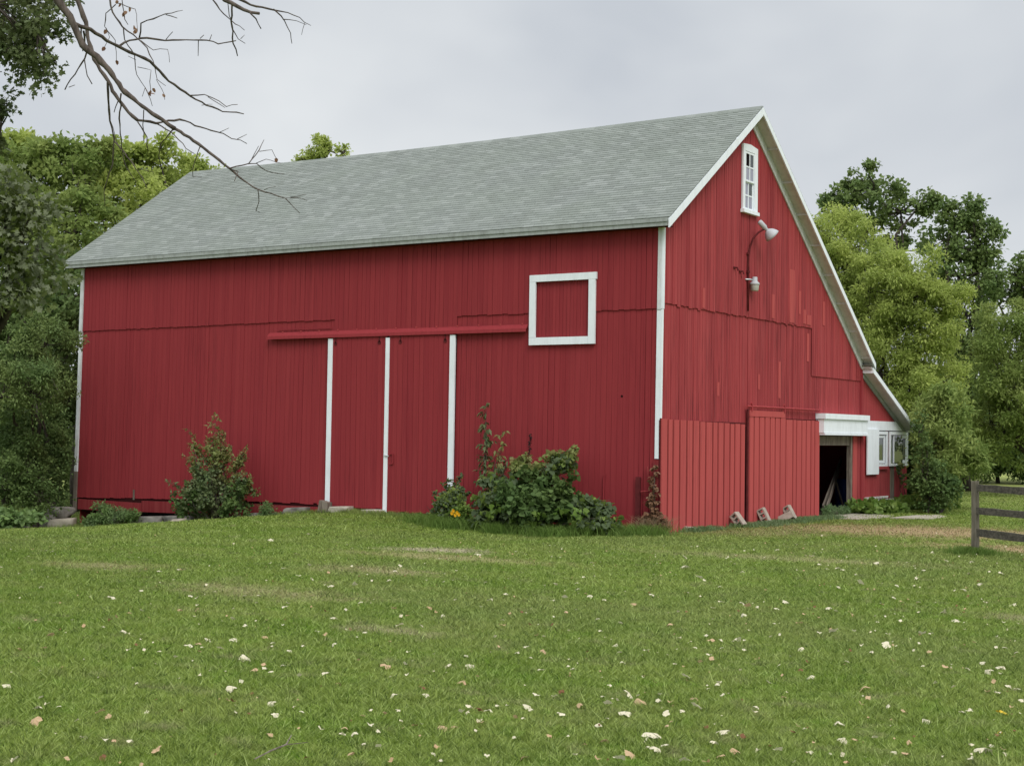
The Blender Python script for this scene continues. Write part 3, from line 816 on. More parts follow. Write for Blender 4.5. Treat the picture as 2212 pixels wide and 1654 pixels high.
# long axis leans on the wall, cores look along the wall
def lean_rot(deg, yaw): return (Matrix.Rotation(yaw, 3, 'Z') @ Matrix.Rotation(R(deg), 3, 'Y')).to_euler()
def gz(x, y): return float(hgt(x, y))
block((.30, 3.72, gz(.3, 3.7) + .17), lean_rot(50, R(-6)), 'concrete block leaning low on the faded red boards, nearest the white corner trim')
block((.25, 5.42, gz(.3, 5.4) + .22), lean_rot(62, R(4)), 'upright concrete block leaning beside the dark door joint')
block((.24, 7.15, gz(.3, 7.2) + .23), lean_rot(60, R(0)), 'upright concrete block leaning behind the slotted one')
o = block((.42, 6.55, gz(.4, 6.5) + .13), (R(68), R(-28), R(12)), 'concrete block tipped with its slotted face up, between the upright blocks')
o = block((.12, 1.35, gz(.1, 1.3) + .0), (R(8), R(4), R(84)), 'half-buried broken block in weeds at the foot of the faded boards')
def flat_slab(pts, label, th=.05):
    cx = sum(p[0] for p in pts) / len(pts); cy = sum(p[1] for p in pts) / len(pts); z = gz(cx, cy)
    return thing_mesh('concrete_slab', MB().prism(pts, 2, z - .05, z + th * .55), m_conc, label, 'slab', 'pale concrete slabs in the yard')
flat_slab([(.05, 9.2), (1.5, 9.0), (1.75, 10.6), (1.5, 12.0), (.06, 12.3)], 'cracked pale concrete apron in front of the dark doorway', .045)
flat_slab([(2.0, 10.2), (3.1, 10.4), (3.0, 12.2), (2.5, 13.0), (2.1, 12.2)], 'loose pale slab lying in the worn grass right of the doorway apron', .045)
flat_slab([(8.9, -.1), (10.9, -1.5), (11.4, -.8), (9.5, .3)], 'pale slab half hidden under the bottom fence rail', .04)

def rock_mesh(name, seed, sx, sy, sz, mat=None):
    import bmesh
    b = bmesh.new(); bmesh.ops.create_icosphere(b, subdivisions=3, radius=1.0)
    r_ = np.random.default_rng(seed); ph = r_.random(6) * 6
    for v in b.verts:
        p = v.co; k = 1 + .16 * math.sin(2.3 * p.x + ph[0]) * math.sin(2.9 * p.y + ph[1]) + .12 * math.sin(4.1 * p.z + ph[2] + 2 * p.x) + .06 * math.sin(7 * p.y + ph[3] + 3 * p.x)
        k += .07 * math.sin(11 * p.x + ph[4]) * math.sin(9 * p.z + ph[5]) + .05 * math.sin(17 * p.y + 13 * p.z + ph[0]); q = p * k; q = Vector([max(-.74, min(.74, q.x)), max(-.74, min(.74, q.y)), max(-.6, min(.58 + .12 * q.x, q.z))]); v.co = (q.x * sx, q.y * sy, q.z * sz)
    me = bpy.data.meshes.new(name); b.to_mesh(me); b.free(); me.materials.append(mat or m_stone)
    me.polygons.foreach_set('use_smooth', [True] * len(me.polygons)); return me
def rock(x, y, dz, s, seed, label, rz=0, mat=None, name='boulder'):
    o = link(name, rock_mesh(name, seed, *s, mat)); o.location = (x, y, gz(x, y) + dz); o.rotation_euler = (0, 0, rz)
    tag(o, label, 'stone', 'fieldstones along the foot of the long wall'); return o
rock(-20.6, -1.4, .20, (1.5, .8, .40), 1, 'long low boulder at the far left corner of the barn', .3)
rock(-20.0, -1.0, .46, (1.0, .5, .26), 2, 'rounded boulder resting on the long low one at the barn corner', -.1)
rock(-19.2, -1.3, .10, (.5, .4, .28), 3, 'small pale stone right of the corner boulders', .6, m_conc)
rock(-18.1, -.35, .22, (.5, .35, .26), 4, 'grey stone under the peeling skirt board behind the fern')
rock(-16.4, -.5, .14, (.7, .35, .24), 5, 'flat fieldstone left of the dark gap under the wall', .2)
rock(-15.0, -.45, .14, (.85, .4, .22), 6, 'broad fieldstone below the dark gap under the wall', -.1)
rock(-15.6, -.8, .03, (.6, .3, .16), 7, 'low mossy stone in front of the dark gap under the wall', .1)
rock(-14.15, -1.5, .07, (.28, .25, .24), 8, 'small round pinkish stone beside the leggy bush', .1, m_block)
rock(-10.9, -.35, .10, (.45, .3, .20), 9, 'grey stone under the wall left of the wooden chock', .2)
rock(-9.4, -.3, .10, (.4, .25, .14), 10, 'flat pale stone under the left sliding door', .1, m_conc)
rock(-8.3, -.32, .06, (.35, .25, .10), 12, 'flat stone below the middle white door trim', .1, m_conc)
rock(-12.1, -.4, .10, (.5, .3, .16), 13, 'grey stone under the wall right of the leggy bush', .1)
thing_mesh('wood_chock', MB().prism([(-.16, 0), (.14, .02), (.17, .30), (-.10, .36)], 1, -.12, .12), m_oldwood, 'cut wooden chock standing at the foot of the left white door trim', 'wood block',
           mw=Matrix.Translation((-9.92, -.35, gz(-9.9, -.35) + .0)) @ Matrix.Rotation(.2, 4, 'Z'))

# ------------------------------------------------------------------ fence
fd = Vector((.786, -.618, 0)); fb = Vector((7.92, -1.85, 0))
fence = empty('paddock_fence', (fb.x, fb.y, gz(fb.x, fb.y)), 'weathered grey post and rail paddock fence with three rails', 'fence')
def fpost(k, h):
    p = fb + fd * k; z = gz(p.x, p.y); m = MB(); m.tube([(0, 0, -.2), (.005, 0, .5), (-.005, 0, h - .015), (-.005, 0, h)], [.098, .093, .090, .083], 4)
    o = m.build('post', m_post); o.rotation_euler = (0, 0, math.atan2(fd.y, fd.x) + R(45)); o.location = (p.x, p.y, z); o.parent = fence; o.matrix_parent_inverse = Matrix.Translation(-fence.location)
for k, h in ((0, 1.42), (2.55, 1.40), (5.1, 1.42)): fpost(k, h)
for seg in (0, 1):
    for zc in (1.30, .83, .40):
        a = fb + fd * (seg * 2.55 + .05); b = fb + fd * ((seg + 1) * 2.55 - .05)
        za = gz(a.x, a.y) + zc + random.uniform(-.02, .02); zb__ = gz(b.x, b.y) + zc + random.uniform(-.03, .02)
        m = MB(); N = 9; V = []
        nrm = Vector((-fd.y, fd.x, 0))
        for k in range(N + 1):
            t_ = k / N; p = a.lerp(b, t_); z = za + (zb__ - za) * t_; hw = .068 + random.uniform(-.006, .006); hd2 = .022
            for (s1, s2) in ((-1, -1), (1, -1), (1, 1), (-1, 1)):
                q = p + nrm * (s1 * hd2 + random.uniform(-.004, .004)); V.append((q.x, q.y, z + s2 * hw + random.uniform(-.004, .004)))
        Fc = [(3, 2, 1, 0), tuple(N * 4 + i for i in range(4))]
        for k in range(N):
            for i in range(4): j = (i + 1) % 4; Fc.append((k * 4 + i, k * 4 + j, (k + 1) * 4 + j, (k + 1) * 4 + i))
        o = m.add(V, Fc).build('rail', m_rail); o.parent = fence; o.matrix_parent_inverse = Matrix.Translation(-fence.location)

# ------------------------------------------------------------------ foliage generator
T_DIA = (np.array([(0, 0, 0), (.5, .32, .06), (1, 0, 0), (.5, -.32, .06)]), [(0, 1, 2), (0, 2, 3)])
T_HEX = (np.array([(0, 0, 0), (.25, .36, .07), (.7, .30, .06), (1, 0, -.05), (.7, -.30, .06), (.25, -.36, .07)]), [(0, 1, 2), (0, 2, 3), (0, 3, 4), (0, 4, 5)])
T_LOBE = (np.array([(0, 0, 0), (.2, .12, .02), (.32, .36, .05), (.48, .14, .02), (.68, .34, .04), (.78, .12, 0), (1, 0, -.04),
                    (.78, -.12, 0), (.68, -.34, .04), (.48, -.14, .02), (.32, -.36, .05), (.2, -.12, .02)]),
          [(0, 1, 11), (1, 2, 3), (1, 3, 9), (1, 9, 11), (9, 10, 11), (3, 4, 5), (3, 5, 7), (3, 7, 9), (7, 8, 9), (5, 6, 7)])
T_LONG = (np.array([(0, 0, 0), (.4, .19, .03), (1, 0, -.12), (.4, -.19, .03)]), [(0, 1, 2), (0, 2, 3)])
T_VINE = (np.array([(0, 0, 0), (-.06, .30, .05), (.25, .50, .03), (.62, .36, 0), (1, 0, -.10), (.62, -.36, 0), (.25, -.50, .03), (-.06, -.30, .05)]),
          [(0, 1, 2), (0, 2, 3), (0, 3, 4), (0, 4, 5), (0, 5, 6), (0, 6, 7)])

def unit(v): return v / np.maximum(np.linalg.norm(v, axis=-1, keepdims=True), 1e-9)
def leaf_arrays(P, D, N, S, tpl):
    """P positions, D tip directions, N rough normals, S sizes -> verts, tris"""
    tv, tf = tpl; D = unit(D); B = unit(np.cross(N, D)); N2 = np.cross(D, B)
    V = P[:, None, :] + S[:, None, None] * (tv[None, :, 0:1] * D[:, None, :] + tv[None, :, 1:2] * B[:, None, :] + tv[None, :, 2:3] * N2[:, None, :])
    Tt = (np.array(tf)[None] + (np.arange(len(P)) * len(tv))[:, None, None]).reshape(-1, 3)
    return V.reshape(-1, 3), Tt

def clump_leaves(C, Rc, n, size, tpl, g, upb=.5, droop=.2, flat=.65):
    """n leaves in each clump at C (k,3) of radius Rc (k)"""
    k = len(C); idx = np.repeat(np.arange(k), n)
    q = g.normal(size=(k * n, 3)); q = unit(q) * (g.random((k * n, 1)) ** .45)
    P = C[idx] + q * Rc[idx][:, None] * np.array([1, 1, flat])
    out = unit(q + g.normal(size=q.shape) * .5)
    D = unit(out + g.normal(size=q.shape) * .5 - np.array([0, 0, droop]))
    N = unit(g.normal(size=q.shape) * .6 + np.array([0, 0, upb]) + out * .45)
    S = size * (.65 + .7 * g.random(k * n))
    return leaf_arrays(P, D, N, S, tpl)

def crown_clumps(lobes, g, cr, dens, shell=.32):
    C = []; Rr = []
    for (c, r) in lobes:
        r = np.array(r, float); area = (r[0] * r[1] + r[1] * r[2] + r[0] * r[2]) / 3 * 12.6
        n = max(4, int(area * dens / (cr * cr)))
        q = unit(g.normal(size=(n, 3)))
        rad = (g.random(n) ** shell)
        bump = 1 + .16 * np.sin(q[:, 0] * 5 + c[0]) * np.sin(q[:, 1] * 4 + c[1]) + .12 * np.sin(q[:, 2] * 7 + c[2])
        C.append(np.array(c) + q * (rad * bump)[:, None] * r); Rr.append(cr * (.6 + .8 * g.random(n)))
    return np.concatenate(C), np.concatenate(Rr)

def wiggle(a, b, n, amp, g):
    a = np.array(a, float); b = np.array(b, float); L_ = np.linalg.norm(b - a)
    pts = [a + (b - a) * k / n + (g.normal(size=3) * amp * L_ if 0 < k < n else 0) for k in range(n + 1)]
    return pts

def tree(name, label, cat, base, lobes, mat, seed, leaf=.13, nleaf=70, cr=.5, dens=.16, tpl=T_DIA, trunk_r=.22, group=None, bark=None, shell=.32, upb=.5, droop=.2, twigs=1.0, flat=.65, big=1.35, thick=2.0, sats=4):
    g = np.random.default_rng(seed)
    base = np.array(base, float)
    root = empty(name, base, label, cat, group)
    extra = []
    for (c, rad_) in lobes:                # small leading sprays break up the outline
        rad_ = np.array(rad_)
        if rad_.min() < .35: continue
        for _ in range(sats):
            q = unit(g.normal(size=3) + np.array((0, 0, .9))); extra.append((np.array(c) + q * rad_ * (1.0 + .25 * g.random()), tuple(rad_ * (.14 + .14 * g.random()) * np.array((1, 1, 1.3)))))
    lobes_all = list(lobes) + extra
    C, Rr = crown_clumps(lobes_all, g, cr, dens * thick, shell * .8)
    V, Tt = clump_leaves(C, Rr, int(nleaf * .8), leaf * big, tpl, g, upb * 2.2, droop, flat)
    me = mesh_from('crown', V - base, Tt, mat); link('crown', me, root)
    # trunk and limbs: fork to each lobe, then thin boughs to some of the clumps
    m = MB(); cen = np.mean([c for c, _ in lobes], axis=0); top = max(c[2] + r[2] * .5 for c, r in lobes)
    fork = base + (np.array([cen[0], cen[1], base[2] + (cen[2] - base[2]) * .45]) - base)
    tr = wiggle(base - np.array([0, 0, .3]), fork, 4, .03, g)
    m.tube(tr - base, [trunk_r * (1.25 if k == 0 else 1 - .1 * k) for k in range(5)], 8)
    for (c, r) in lobes:
        c = np.array(c); pts = wiggle(fork, c, 4, .06, g)
        m.tube(pts - base, [trunk_r * .55 * (1 - .2 * k) for k in range(5)], 6)
        sel = [i for i in range(len(C)) if np.all(np.abs(C[i] - c) < np.array(r) * 1.1)]
        g.shuffle(sel)
        for i in sel[:int(min(len(sel), 12 * twigs))]:
            st = c + (C[i] - c) * .05 + np.array([0, 0, -.1 * r[2]])
            pts = wiggle(st, C[i], 3, .07, g)
            m.tube(pts - base, [trunk_r * .2, trunk_r * .14, trunk_r * .09, trunk_r * .04], 4, False)
    m.build('trunk', bark or m_bark, root, True)
    return root

def lob(u, v, dist, ru, rv, rd=None):      # a crown lobe seen at (u, v), built at that distance with real size
    c = at(u, v, dist); s = dist / F
    return (c, (ru * s, (rd if rd else ru) * s, rv * s))
def gbase(u, v, dist):
    p = at(u, v, dist); return (p[0], p[1], gz(p[0], p[1]))

lm_yel = leafmat('yellow_green_leaves', (.42, .50, .125), (.52, .58, .18), (.28, .36, .09), .5, .6, .1)
lm_mid = leafmat('mid_green_leaves', (.19, .27, .075), (.26, .34, .095), (.33, .39, .12), .45, .6, .1)
lm_dark = leafmat('dark_oak_and_shaded_leaves', (.12, .19, .065), (.18, .26, .09), (.22, .28, .09), .35, .55, .15)
lm_olive = leafmat('olive_grey_leaves', (.13, .17, .055), (.19, .23, .085), (.16, .21, .05), .35, .6, .12, back=(.22, .25, .15))
lm_shade = leafmat('deep_green_leaves', (.09, .15, .050), (.13, .20, .065), (.16, .22, .07), .35, .6, .12)
lm_ivy = leafmat('ivy_leaves', (.07, .13, .04), (.11, .18, .055), (.14, .20, .06), .3, .55, .15)
lm_vine = leafmat('vine_leaves', (.14, .23, .050), (.21, .30, .070), (.28, .36, .090), .35, .55, .14, 2.0, back=(.11, .15, .075))
lm_rose = leafmat('grey_green_leaves', (.10, .16, .065), (.15, .21, .085), (.16, .17, .075), .3, .5, .3, 2.0)
lm_lime = leafmat('bright_leaves', (.17, .27, .05), (.23, .32, .075), (.12, .22, .04), .4, .5, .3, 2.0)
lm_autumn = leafmat('bronze_green_leaves', (.20, .27, .075), (.28, .35, .10), (.27, .22, .10), .4, .5, .3, 2.0)
lm_weed = leafmat('weed_leaves', (.15, .25, .07), (.22, .32, .11), (.18, .26, .12), .4, .6, .1, 2.0)
lm_flower = leafmat('yellow_petals', (.80, .45, .01), (.85, .55, .02), (.8, .4, .01), .2)
lm_dry = leafmat('dry_vine_leaves', (.24, .13, .07), (.34, .20, .12), (.17, .08, .05), .3)

# ---- trees behind the barn, left
G_L = 'trees in the wood left of and behind the barn'
tree('maple_tree', 'light yellow-green tree rising above the left end of the roof, at the barn roof edge', 'tree', gbase(330, 1050, 62),
     [lob(330, 395, 62, 75, 70), lob(230, 400, 61, 60, 75), lob(300, 350, 62, 50, 38), lob(280, 480, 60, 80, 80), lob(385, 440, 63, 50, 55), lob(245, 370, 64, 40, 50), lob(340, 330, 62, 30, 25), lob(350, 560, 61, 90, 70)], lm_yel, 21, .14, 60, .42, .15, group=G_L)
tree('maple_tree', 'mid-green tree with feathery top between the oak and the yellow-green tree', 'tree', gbase(170, 1050, 58),
     [lob(170, 410, 58, 60, 70), lob(150, 360, 60, 50, 40), lob(110, 390, 60, 55, 70), lob(60, 400, 60, 55, 80), lob(160, 500, 57, 70, 70), lob(210, 350, 60, 35, 30), lob(90, 350, 60, 30, 35), lob(140, 620, 57, 80, 80)], lm_mid, 22, .14, 60, .42, .14, group=G_L)
tree('poplar_tree', 'pale sparse treetop at the left frame edge above the oak foliage', 'tree', gbase(20, 1050, 64),
     [lob(35, 370, 64, 45, 60), lob(50, 325, 64, 35, 28), lob(90, 345, 64, 30, 25), lob(20, 450, 64, 50, 60)], lm_yel, 23, .14, 50, .42, .12, group=G_L)
tree('maple_tree', 'dark shaded tree close behind the left corner trim', 'tree', gbase(130, 1080, 53),
     [lob(130, 650, 53, 70, 80), lob(90, 740, 52, 70, 80), lob(150, 820, 54, 60, 90), lob(60, 900, 53, 80, 100), lob(0, 680, 53, 70, 90), lob(-60, 820, 53, 80, 120)], lm_shade, 24, .15, 70, .55, .17, group=G_L)
tree('walnut_tree', 'young fresh-green tree with fern-like leaves left of the barn wall', 'tree', gbase(80, 1100, 47),
     [lob(85, 750, 47, 58, 55), lob(40, 790, 47, 60, 55), lob(135, 705, 52, 20, 30), lob(75, 850, 46, 60, 55), lob(0, 850, 46, 50, 60), lob(135, 780, 52, 20, 60)], lm_dark, 25, .085, 110, .34, .16, T_LONG, .12, group=G_L, droop=.1)  # dark leaf colour stands in for the shade this tree is in
tree('honeysuckle_shrub', 'dark berry-speckled shrub at the foot of the wood left of the barn', 'shrub', gbase(70, 1110, 44),
     [lob(30, 960, 48, 55, 55), lob(100, 1010, 48, 38, 60), lob(60, 1010, 47, 40, 60), lob(0, 1050, 46, 50, 55), lob(80, 1070, 46, 50, 42), lob(110, 930, 49, 30, 35), lob(20, 900, 49, 45, 35), lob(128, 1060, 48, 20, 45), lob(125, 960, 50, 18, 45), lob(60, 940, 49, 40, 40), lob(95, 1000, 50, 40, 70), lob(135, 1010, 52, 14, 50)], lm_shade, 26, .085, 60, .25, .16, T_HEX, .06, group=G_L, big=1.0, thick=1.6, sats=6)
tree('treetop', 'small yellow-green treetop showing over the middle of the ridge', 'tree', gbase(690, 1050, 66),
     [lob(690, 318, 66, 20, 18), lob(680, 335, 66, 32, 16), lob(715, 325, 66, 20, 14), lob(643, 345, 66, 18, 8), lob(742, 330, 66, 15, 14), lob(690, 390, 66, 60, 40), lob(700, 500, 66, 80, 90)], lm_yel, 27, .13, 45, .2, .12, group=G_L, big=1.0, sats=2)
tree('maple_tree', 'yellowish tree whose tips show at the left end of the ridge', 'tree', gbase(440, 1050, 66),
     [lob(425, 370, 66, 22, 22), lob(450, 440, 66, 60, 60), lob(470, 560, 66, 90, 90)], lm_yel, 28, .14, 45, .36, .13, group=G_L)
tree('woodland_tree', 'deep green tree filling the wood behind the barn left end', 'tree', gbase(200, 1050, 70),
     [lob(200, 600, 70, 120, 120), lob(60, 560, 70, 110, 120), lob(100, 760, 68, 130, 130), lob(-60, 700, 68, 120, 150), lob(60, 940, 66, 150, 110), lob(340, 640, 72, 120, 100), lob(-100, 450, 70, 90, 120), lob(120, 960, 62, 70, 110), lob(20, 1000, 62, 80, 90)], lm_dark, 29, .18, 60, .7, .17, group=G_L)
tree('undergrowth', 'low bright green undergrowth along the lawn edge at far left', 'shrub', gbase(30, 1125, 42),
     [lob(15, 1122, 42, 42, 12), lob(-30, 1115, 42, 50, 20), lob(58, 1118, 43.5, 20, 10)], lm_weed, 30, .10, 50, .2, .25, T_HEX, .03, group=G_L)

# ---- trees right
G_R = 'trees behind the lean-to and paddock'
tree('locust_tree', 'big yellow-green tree directly behind the lean-to roof', 'tree', gbase(1990, 1085, 56),
     [lob(1810, 530, 57, 75, 75), lob(1880, 620, 56, 95, 80), lob(1960, 640, 55, 75, 80), lob(1830, 700, 57, 90, 90), lob(2010, 740, 55, 80, 85), lob(1900, 800, 55, 100, 80), lob(1990, 870, 54, 85, 75), lob(1960, 950, 54, 85, 60), lob(2040, 660, 55, 45, 40), lob(1780, 620, 58, 70, 90)],
     lm_yel, 41, .115, 120, .40, .17, T_LONG, .25, group=G_R, droop=.1, upb=.8, thick=2.7, sats=5)
tree('oak_tree', 'tall dark oak with open crown against the sky, behind the yellow-green tree', 'tree', gbase(1900, 1050, 72),
     [lob(1880, 415, 72, 60, 48), lob(1830, 425, 72, 45, 40), lob(1945, 455, 72, 50, 38), lob(1990, 440, 72, 28, 38), lob(1930, 545, 72, 60, 35), lob(1800, 465, 72, 40, 30), lob(1870, 500, 72, 45, 35), lob(1900, 640, 72, 90, 70)],
     lm_dark, 42, .17, 60, .36, .12, T_HEX, .3, group=G_R, big=1.0, thick=1.35, sats=2, shell=.5)
tree('oak_tree', 'dense dark oak right of the open-crowned one, reaching down beside the hedge', 'tree', gbase(2090, 1040, 66),
     [lob(2060, 510, 66, 58, 60), lob(2110, 520, 66, 40, 60), lob(2070, 590, 66, 75, 60), lob(2130, 580, 66, 25, 50), lob(2090, 680, 66, 65, 60), lob(2110, 770, 66, 55, 80), lob(2100, 870, 66, 60, 80), lob(2080, 800, 65, 55, 80), lob(2085, 940, 65, 50, 70), lob(2040, 900, 65, 50, 80), lob(2060, 470, 66, 30, 28)],
     lm_dark, 43, .15, 75, .42, .15, T_HEX, .3, group=G_R, big=1.0, thick=1.9, sats=2)
tree('oak_tree', 'dark oak cut by the right frame edge high above the fence', 'tree', gbase(2350, 1040, 78),
     [lob(2190, 590, 70, 50, 38), lob(2150, 640, 70, 42, 32), lob(2215, 650, 70, 50, 45), lob(2240, 580, 70, 40, 40)], lm_dark, 44, .16, 60, .36, .13, T_HEX, .25, group=G_R, big=1.0, thick=1.35, sats=2, shell=.5)
tree('elm_tree', 'olive-green tree at the right frame edge above the paddock hedge', 'tree', gbase(2400, 1045, 64),
     [lob(2175, 735, 62, 62, 60), lob(2230, 740, 62, 60, 80), lob(2160, 820, 61, 60, 70), lob(2220, 870, 61, 70, 80), lob(2140, 910, 62, 45, 55), lob(2290, 800, 62, 70, 120), lob(2200, 950, 62, 70, 50)], lm_mid, 45, .115, 110, .42, .16, T_LONG, .2, group=G_R, droop=.1)
tree('hedge_shrub', 'dark green shrub bank closing the paddock behind the fence', 'shrub', gbase(2160, 1035, 74),
     [lob(2010, 860, 76, 70, 90), lob(2080, 860, 76, 70, 90), lob(2240, 880, 76, 80, 90), lob(2150, 880, 76, 60, 80), lob(2110, 960, 74, 60, 62), lob(2180, 950, 74, 70, 75), lob(2250, 960, 74, 70, 70), lob(2330, 950, 74, 80, 80), lob(2040, 960, 74, 60, 60), lob(1980, 960, 75, 60, 60), lob(2130, 1005, 73.5, 50, 24), lob(2200, 1005, 73.5, 50, 24), lob(2060, 1005, 73.5, 50, 24), lob(2260, 1000, 73.5, 50, 26)], lm_shade, 46, .13, 80, .5, .2, T_HEX, .12, group=G_R, big=1.1)
tree('lilac_shrub', 'light green shrub arching over the ground right of the lean-to', 'shrub', gbase(2020, 1100, 47.5),
     [lob(2040, 960, 50, 50, 50), lob(2020, 1010, 50, 38, 60), lob(2035, 1050, 49.5, 28, 40), lob(2085, 990, 51, 30, 28), lob(2020, 900, 51, 38, 50), lob(2050, 900, 51, 45, 45)], lm_mid, 47, .13, 60, .32, .2, T_LONG, .08, group=G_R, droop=.25)
tree('ivy_shrub', 'dark ivy-covered shrub standing just right of the lean-to corner', 'shrub', gbase(2000, 1100, 47.5),
     [lob(1993, 1000, 48, 20, 60), lob(2005, 1068, 48, 32, 34), lob(2040, 1062, 48, 26, 30), lob(1990, 935, 48.5, 16, 40), lob(2022, 1015, 48.3, 20, 30)], lm_ivy, 147, .085, 50, .2, .16, T_HEX, .06, group=G_R, big=1.0, thick=1.6, sats=7)
tree('ivy_column', 'dark ivy climbing the far corner of the lean-to', 'ivy', (.35, 18.0, gz(.4, 18)),
     [(np.array((-.15, 18.1, 1.9)), (.25, .30, .85)), (np.array((.0, 18.2, .9)), (.30, .40, .9)), (np.array((.45, 18.7, .5)), (.5, .5, .55)), (np.array((-.2, 18.2, 2.4)), (.2, .30, .3))], lm_ivy, 48, .11, 45, .16, .30, T_VINE, .05)

# ---- near oak at the left edge, with its dead boughs hanging into the picture
oak = empty('oak_tree', (-.6, -19.5, gz(-.6, -19.5)), 'near dark oak reaching in from the left frame edge with bare dead boughs', 'tree')
ob = np.array(oak.location)
g = np.random.default_rng(77)
lm_oak = leafmat('near_oak_leaves', (.075, .11, .045), (.12, .165, .06), (.15, .17, .065), .25, .5, .2)
L1 = [lob(45, 40, 21, 75, 60), lob(95, 70, 21, 42, 55), lob(30, 115, 21, 60, 50), lob(112, 140, 20.6, 26, 42), lob(70, 120, 21, 35, 40), lob(-20, 60, 22, 80, 110), lob(5, 235, 21.5, 13, 45), lob(-20, 280, 22, 30, 90), lob(60, -20, 22, 90, 50)]
C, Rr = crown_clumps(L1, g, .17, .17, .42)
V1, T1 = clump_leaves(C, Rr, 46, .09, T_LOBE, g, .5, .25, .7)
L2 = [lob(20, 430, 27, 62, 70), lob(70, 460, 27, 50, 55), lob(55, 545, 27, 80, 60), lob(20, 620, 27, 70, 60), lob(-40, 520, 27, 80, 140), lob(95, 590, 27.5, 38, 40)]
C2, Rr2 = crown_clumps(L2, g, .27, .26, .38)
V2, T2 = clump_leaves(C2, Rr2, 44, .13, T_LOBE, g, .5, .25, .7)
me = mesh_from('crown', np.concatenate([V1 - ob]), T1, lm_oak); link('crown', me, oak)
oak2 = empty('oak_tree', gbase(-60, 1150, 27.5), 'grey-green oak foliage hanging at the left frame edge below the sky gap', 'tree')
ob2 = np.array(oak2.location)
link('crown', mesh_from('crown', V2 - ob2, T2, lm_olive), oak2)
m = MB(); m.tube([ob2 * 0 + p for p in ((0, 0, -.2), (.1, .1, 2.0), (.0, .2, 4.2), (-.1, .1, 7.0))], [.28, .22, .18, .1], 8)
for c, r in L2: m.tube([np.array((.0, .15, 3.4)), (np.array((.0, .15, 3.6)) + (c - ob2)) / 2 + (0, 0, .1), c - ob2], [.09, .06, .03], 5)
m.build('trunk', m_bark, oak2, True)
m = MB()
fork = at(-260, -200, 20.0)
m.tube([np.array((0, 0, -.3)), (ob * 0 + np.array((.05, .05, 1.6))), fork - ob - (0, 0, 1.5), fork - ob], [.42, .34, .30, .26], 10)
for c, r in L1:
    c = np.array(c); c2 = c + g.normal(size=3) * np.array(r) * .6
    for i in range(6):
        q = c + g.normal(size=3) * np.array(r) * .5; m.tube(np.array(wiggle(c2, q, 3, .08, g)) - ob, [.016, .012, .009, .005], 4, False)
m.build('trunk', m_bark, oak, True)

# dead boughs: (points, start width, end width) in direction space; depth drifts along each bough
ZS = .33755
def bough(pts, w0, w1, d0, d1, mb, g, jag=1.0):
    P = []; n = len(pts)
    dense = []
    for i in range(n - 1):
        (xa, ya_), (xb, yb_) = pts[i], pts[i + 1]; L_ = math.hypot(xb - xa, yb_ - ya_); k = max(1, int(L_ / 34))
        for j in range(k): dense.append((xa + (xb - xa) * j / k, ya_ + (yb_ - ya_) * j / k, j > 0))
    dense.append((*pts[-1], False))
    for i, (x_, y_, mid) in enumerate(dense):
        t_ = i / max(1, len(dense) - 1); d = d0 + (d1 - d0) * t_
        jx, jy = (g.normal(size=2) * 2.6 * jag) if 0 < i < len(dense) - 1 else (0, 0)
        P.append(at((x_ + jx) * ZS, (y_ + jy) * ZS, d) - ob)
    rad = []
    for i in range(len(dense)):
        t_ = i / max(1, len(dense) - 1); wz = w0 + (w1 - w0) * t_; d = d0 + (d1 - d0) * t_
        rad.append(max(.0022, wz * ZS / 2 * d / F) * (1 + .12 * g.normal()))
    mb.tube(P, rad, 7 if w0 > 12 else 5)
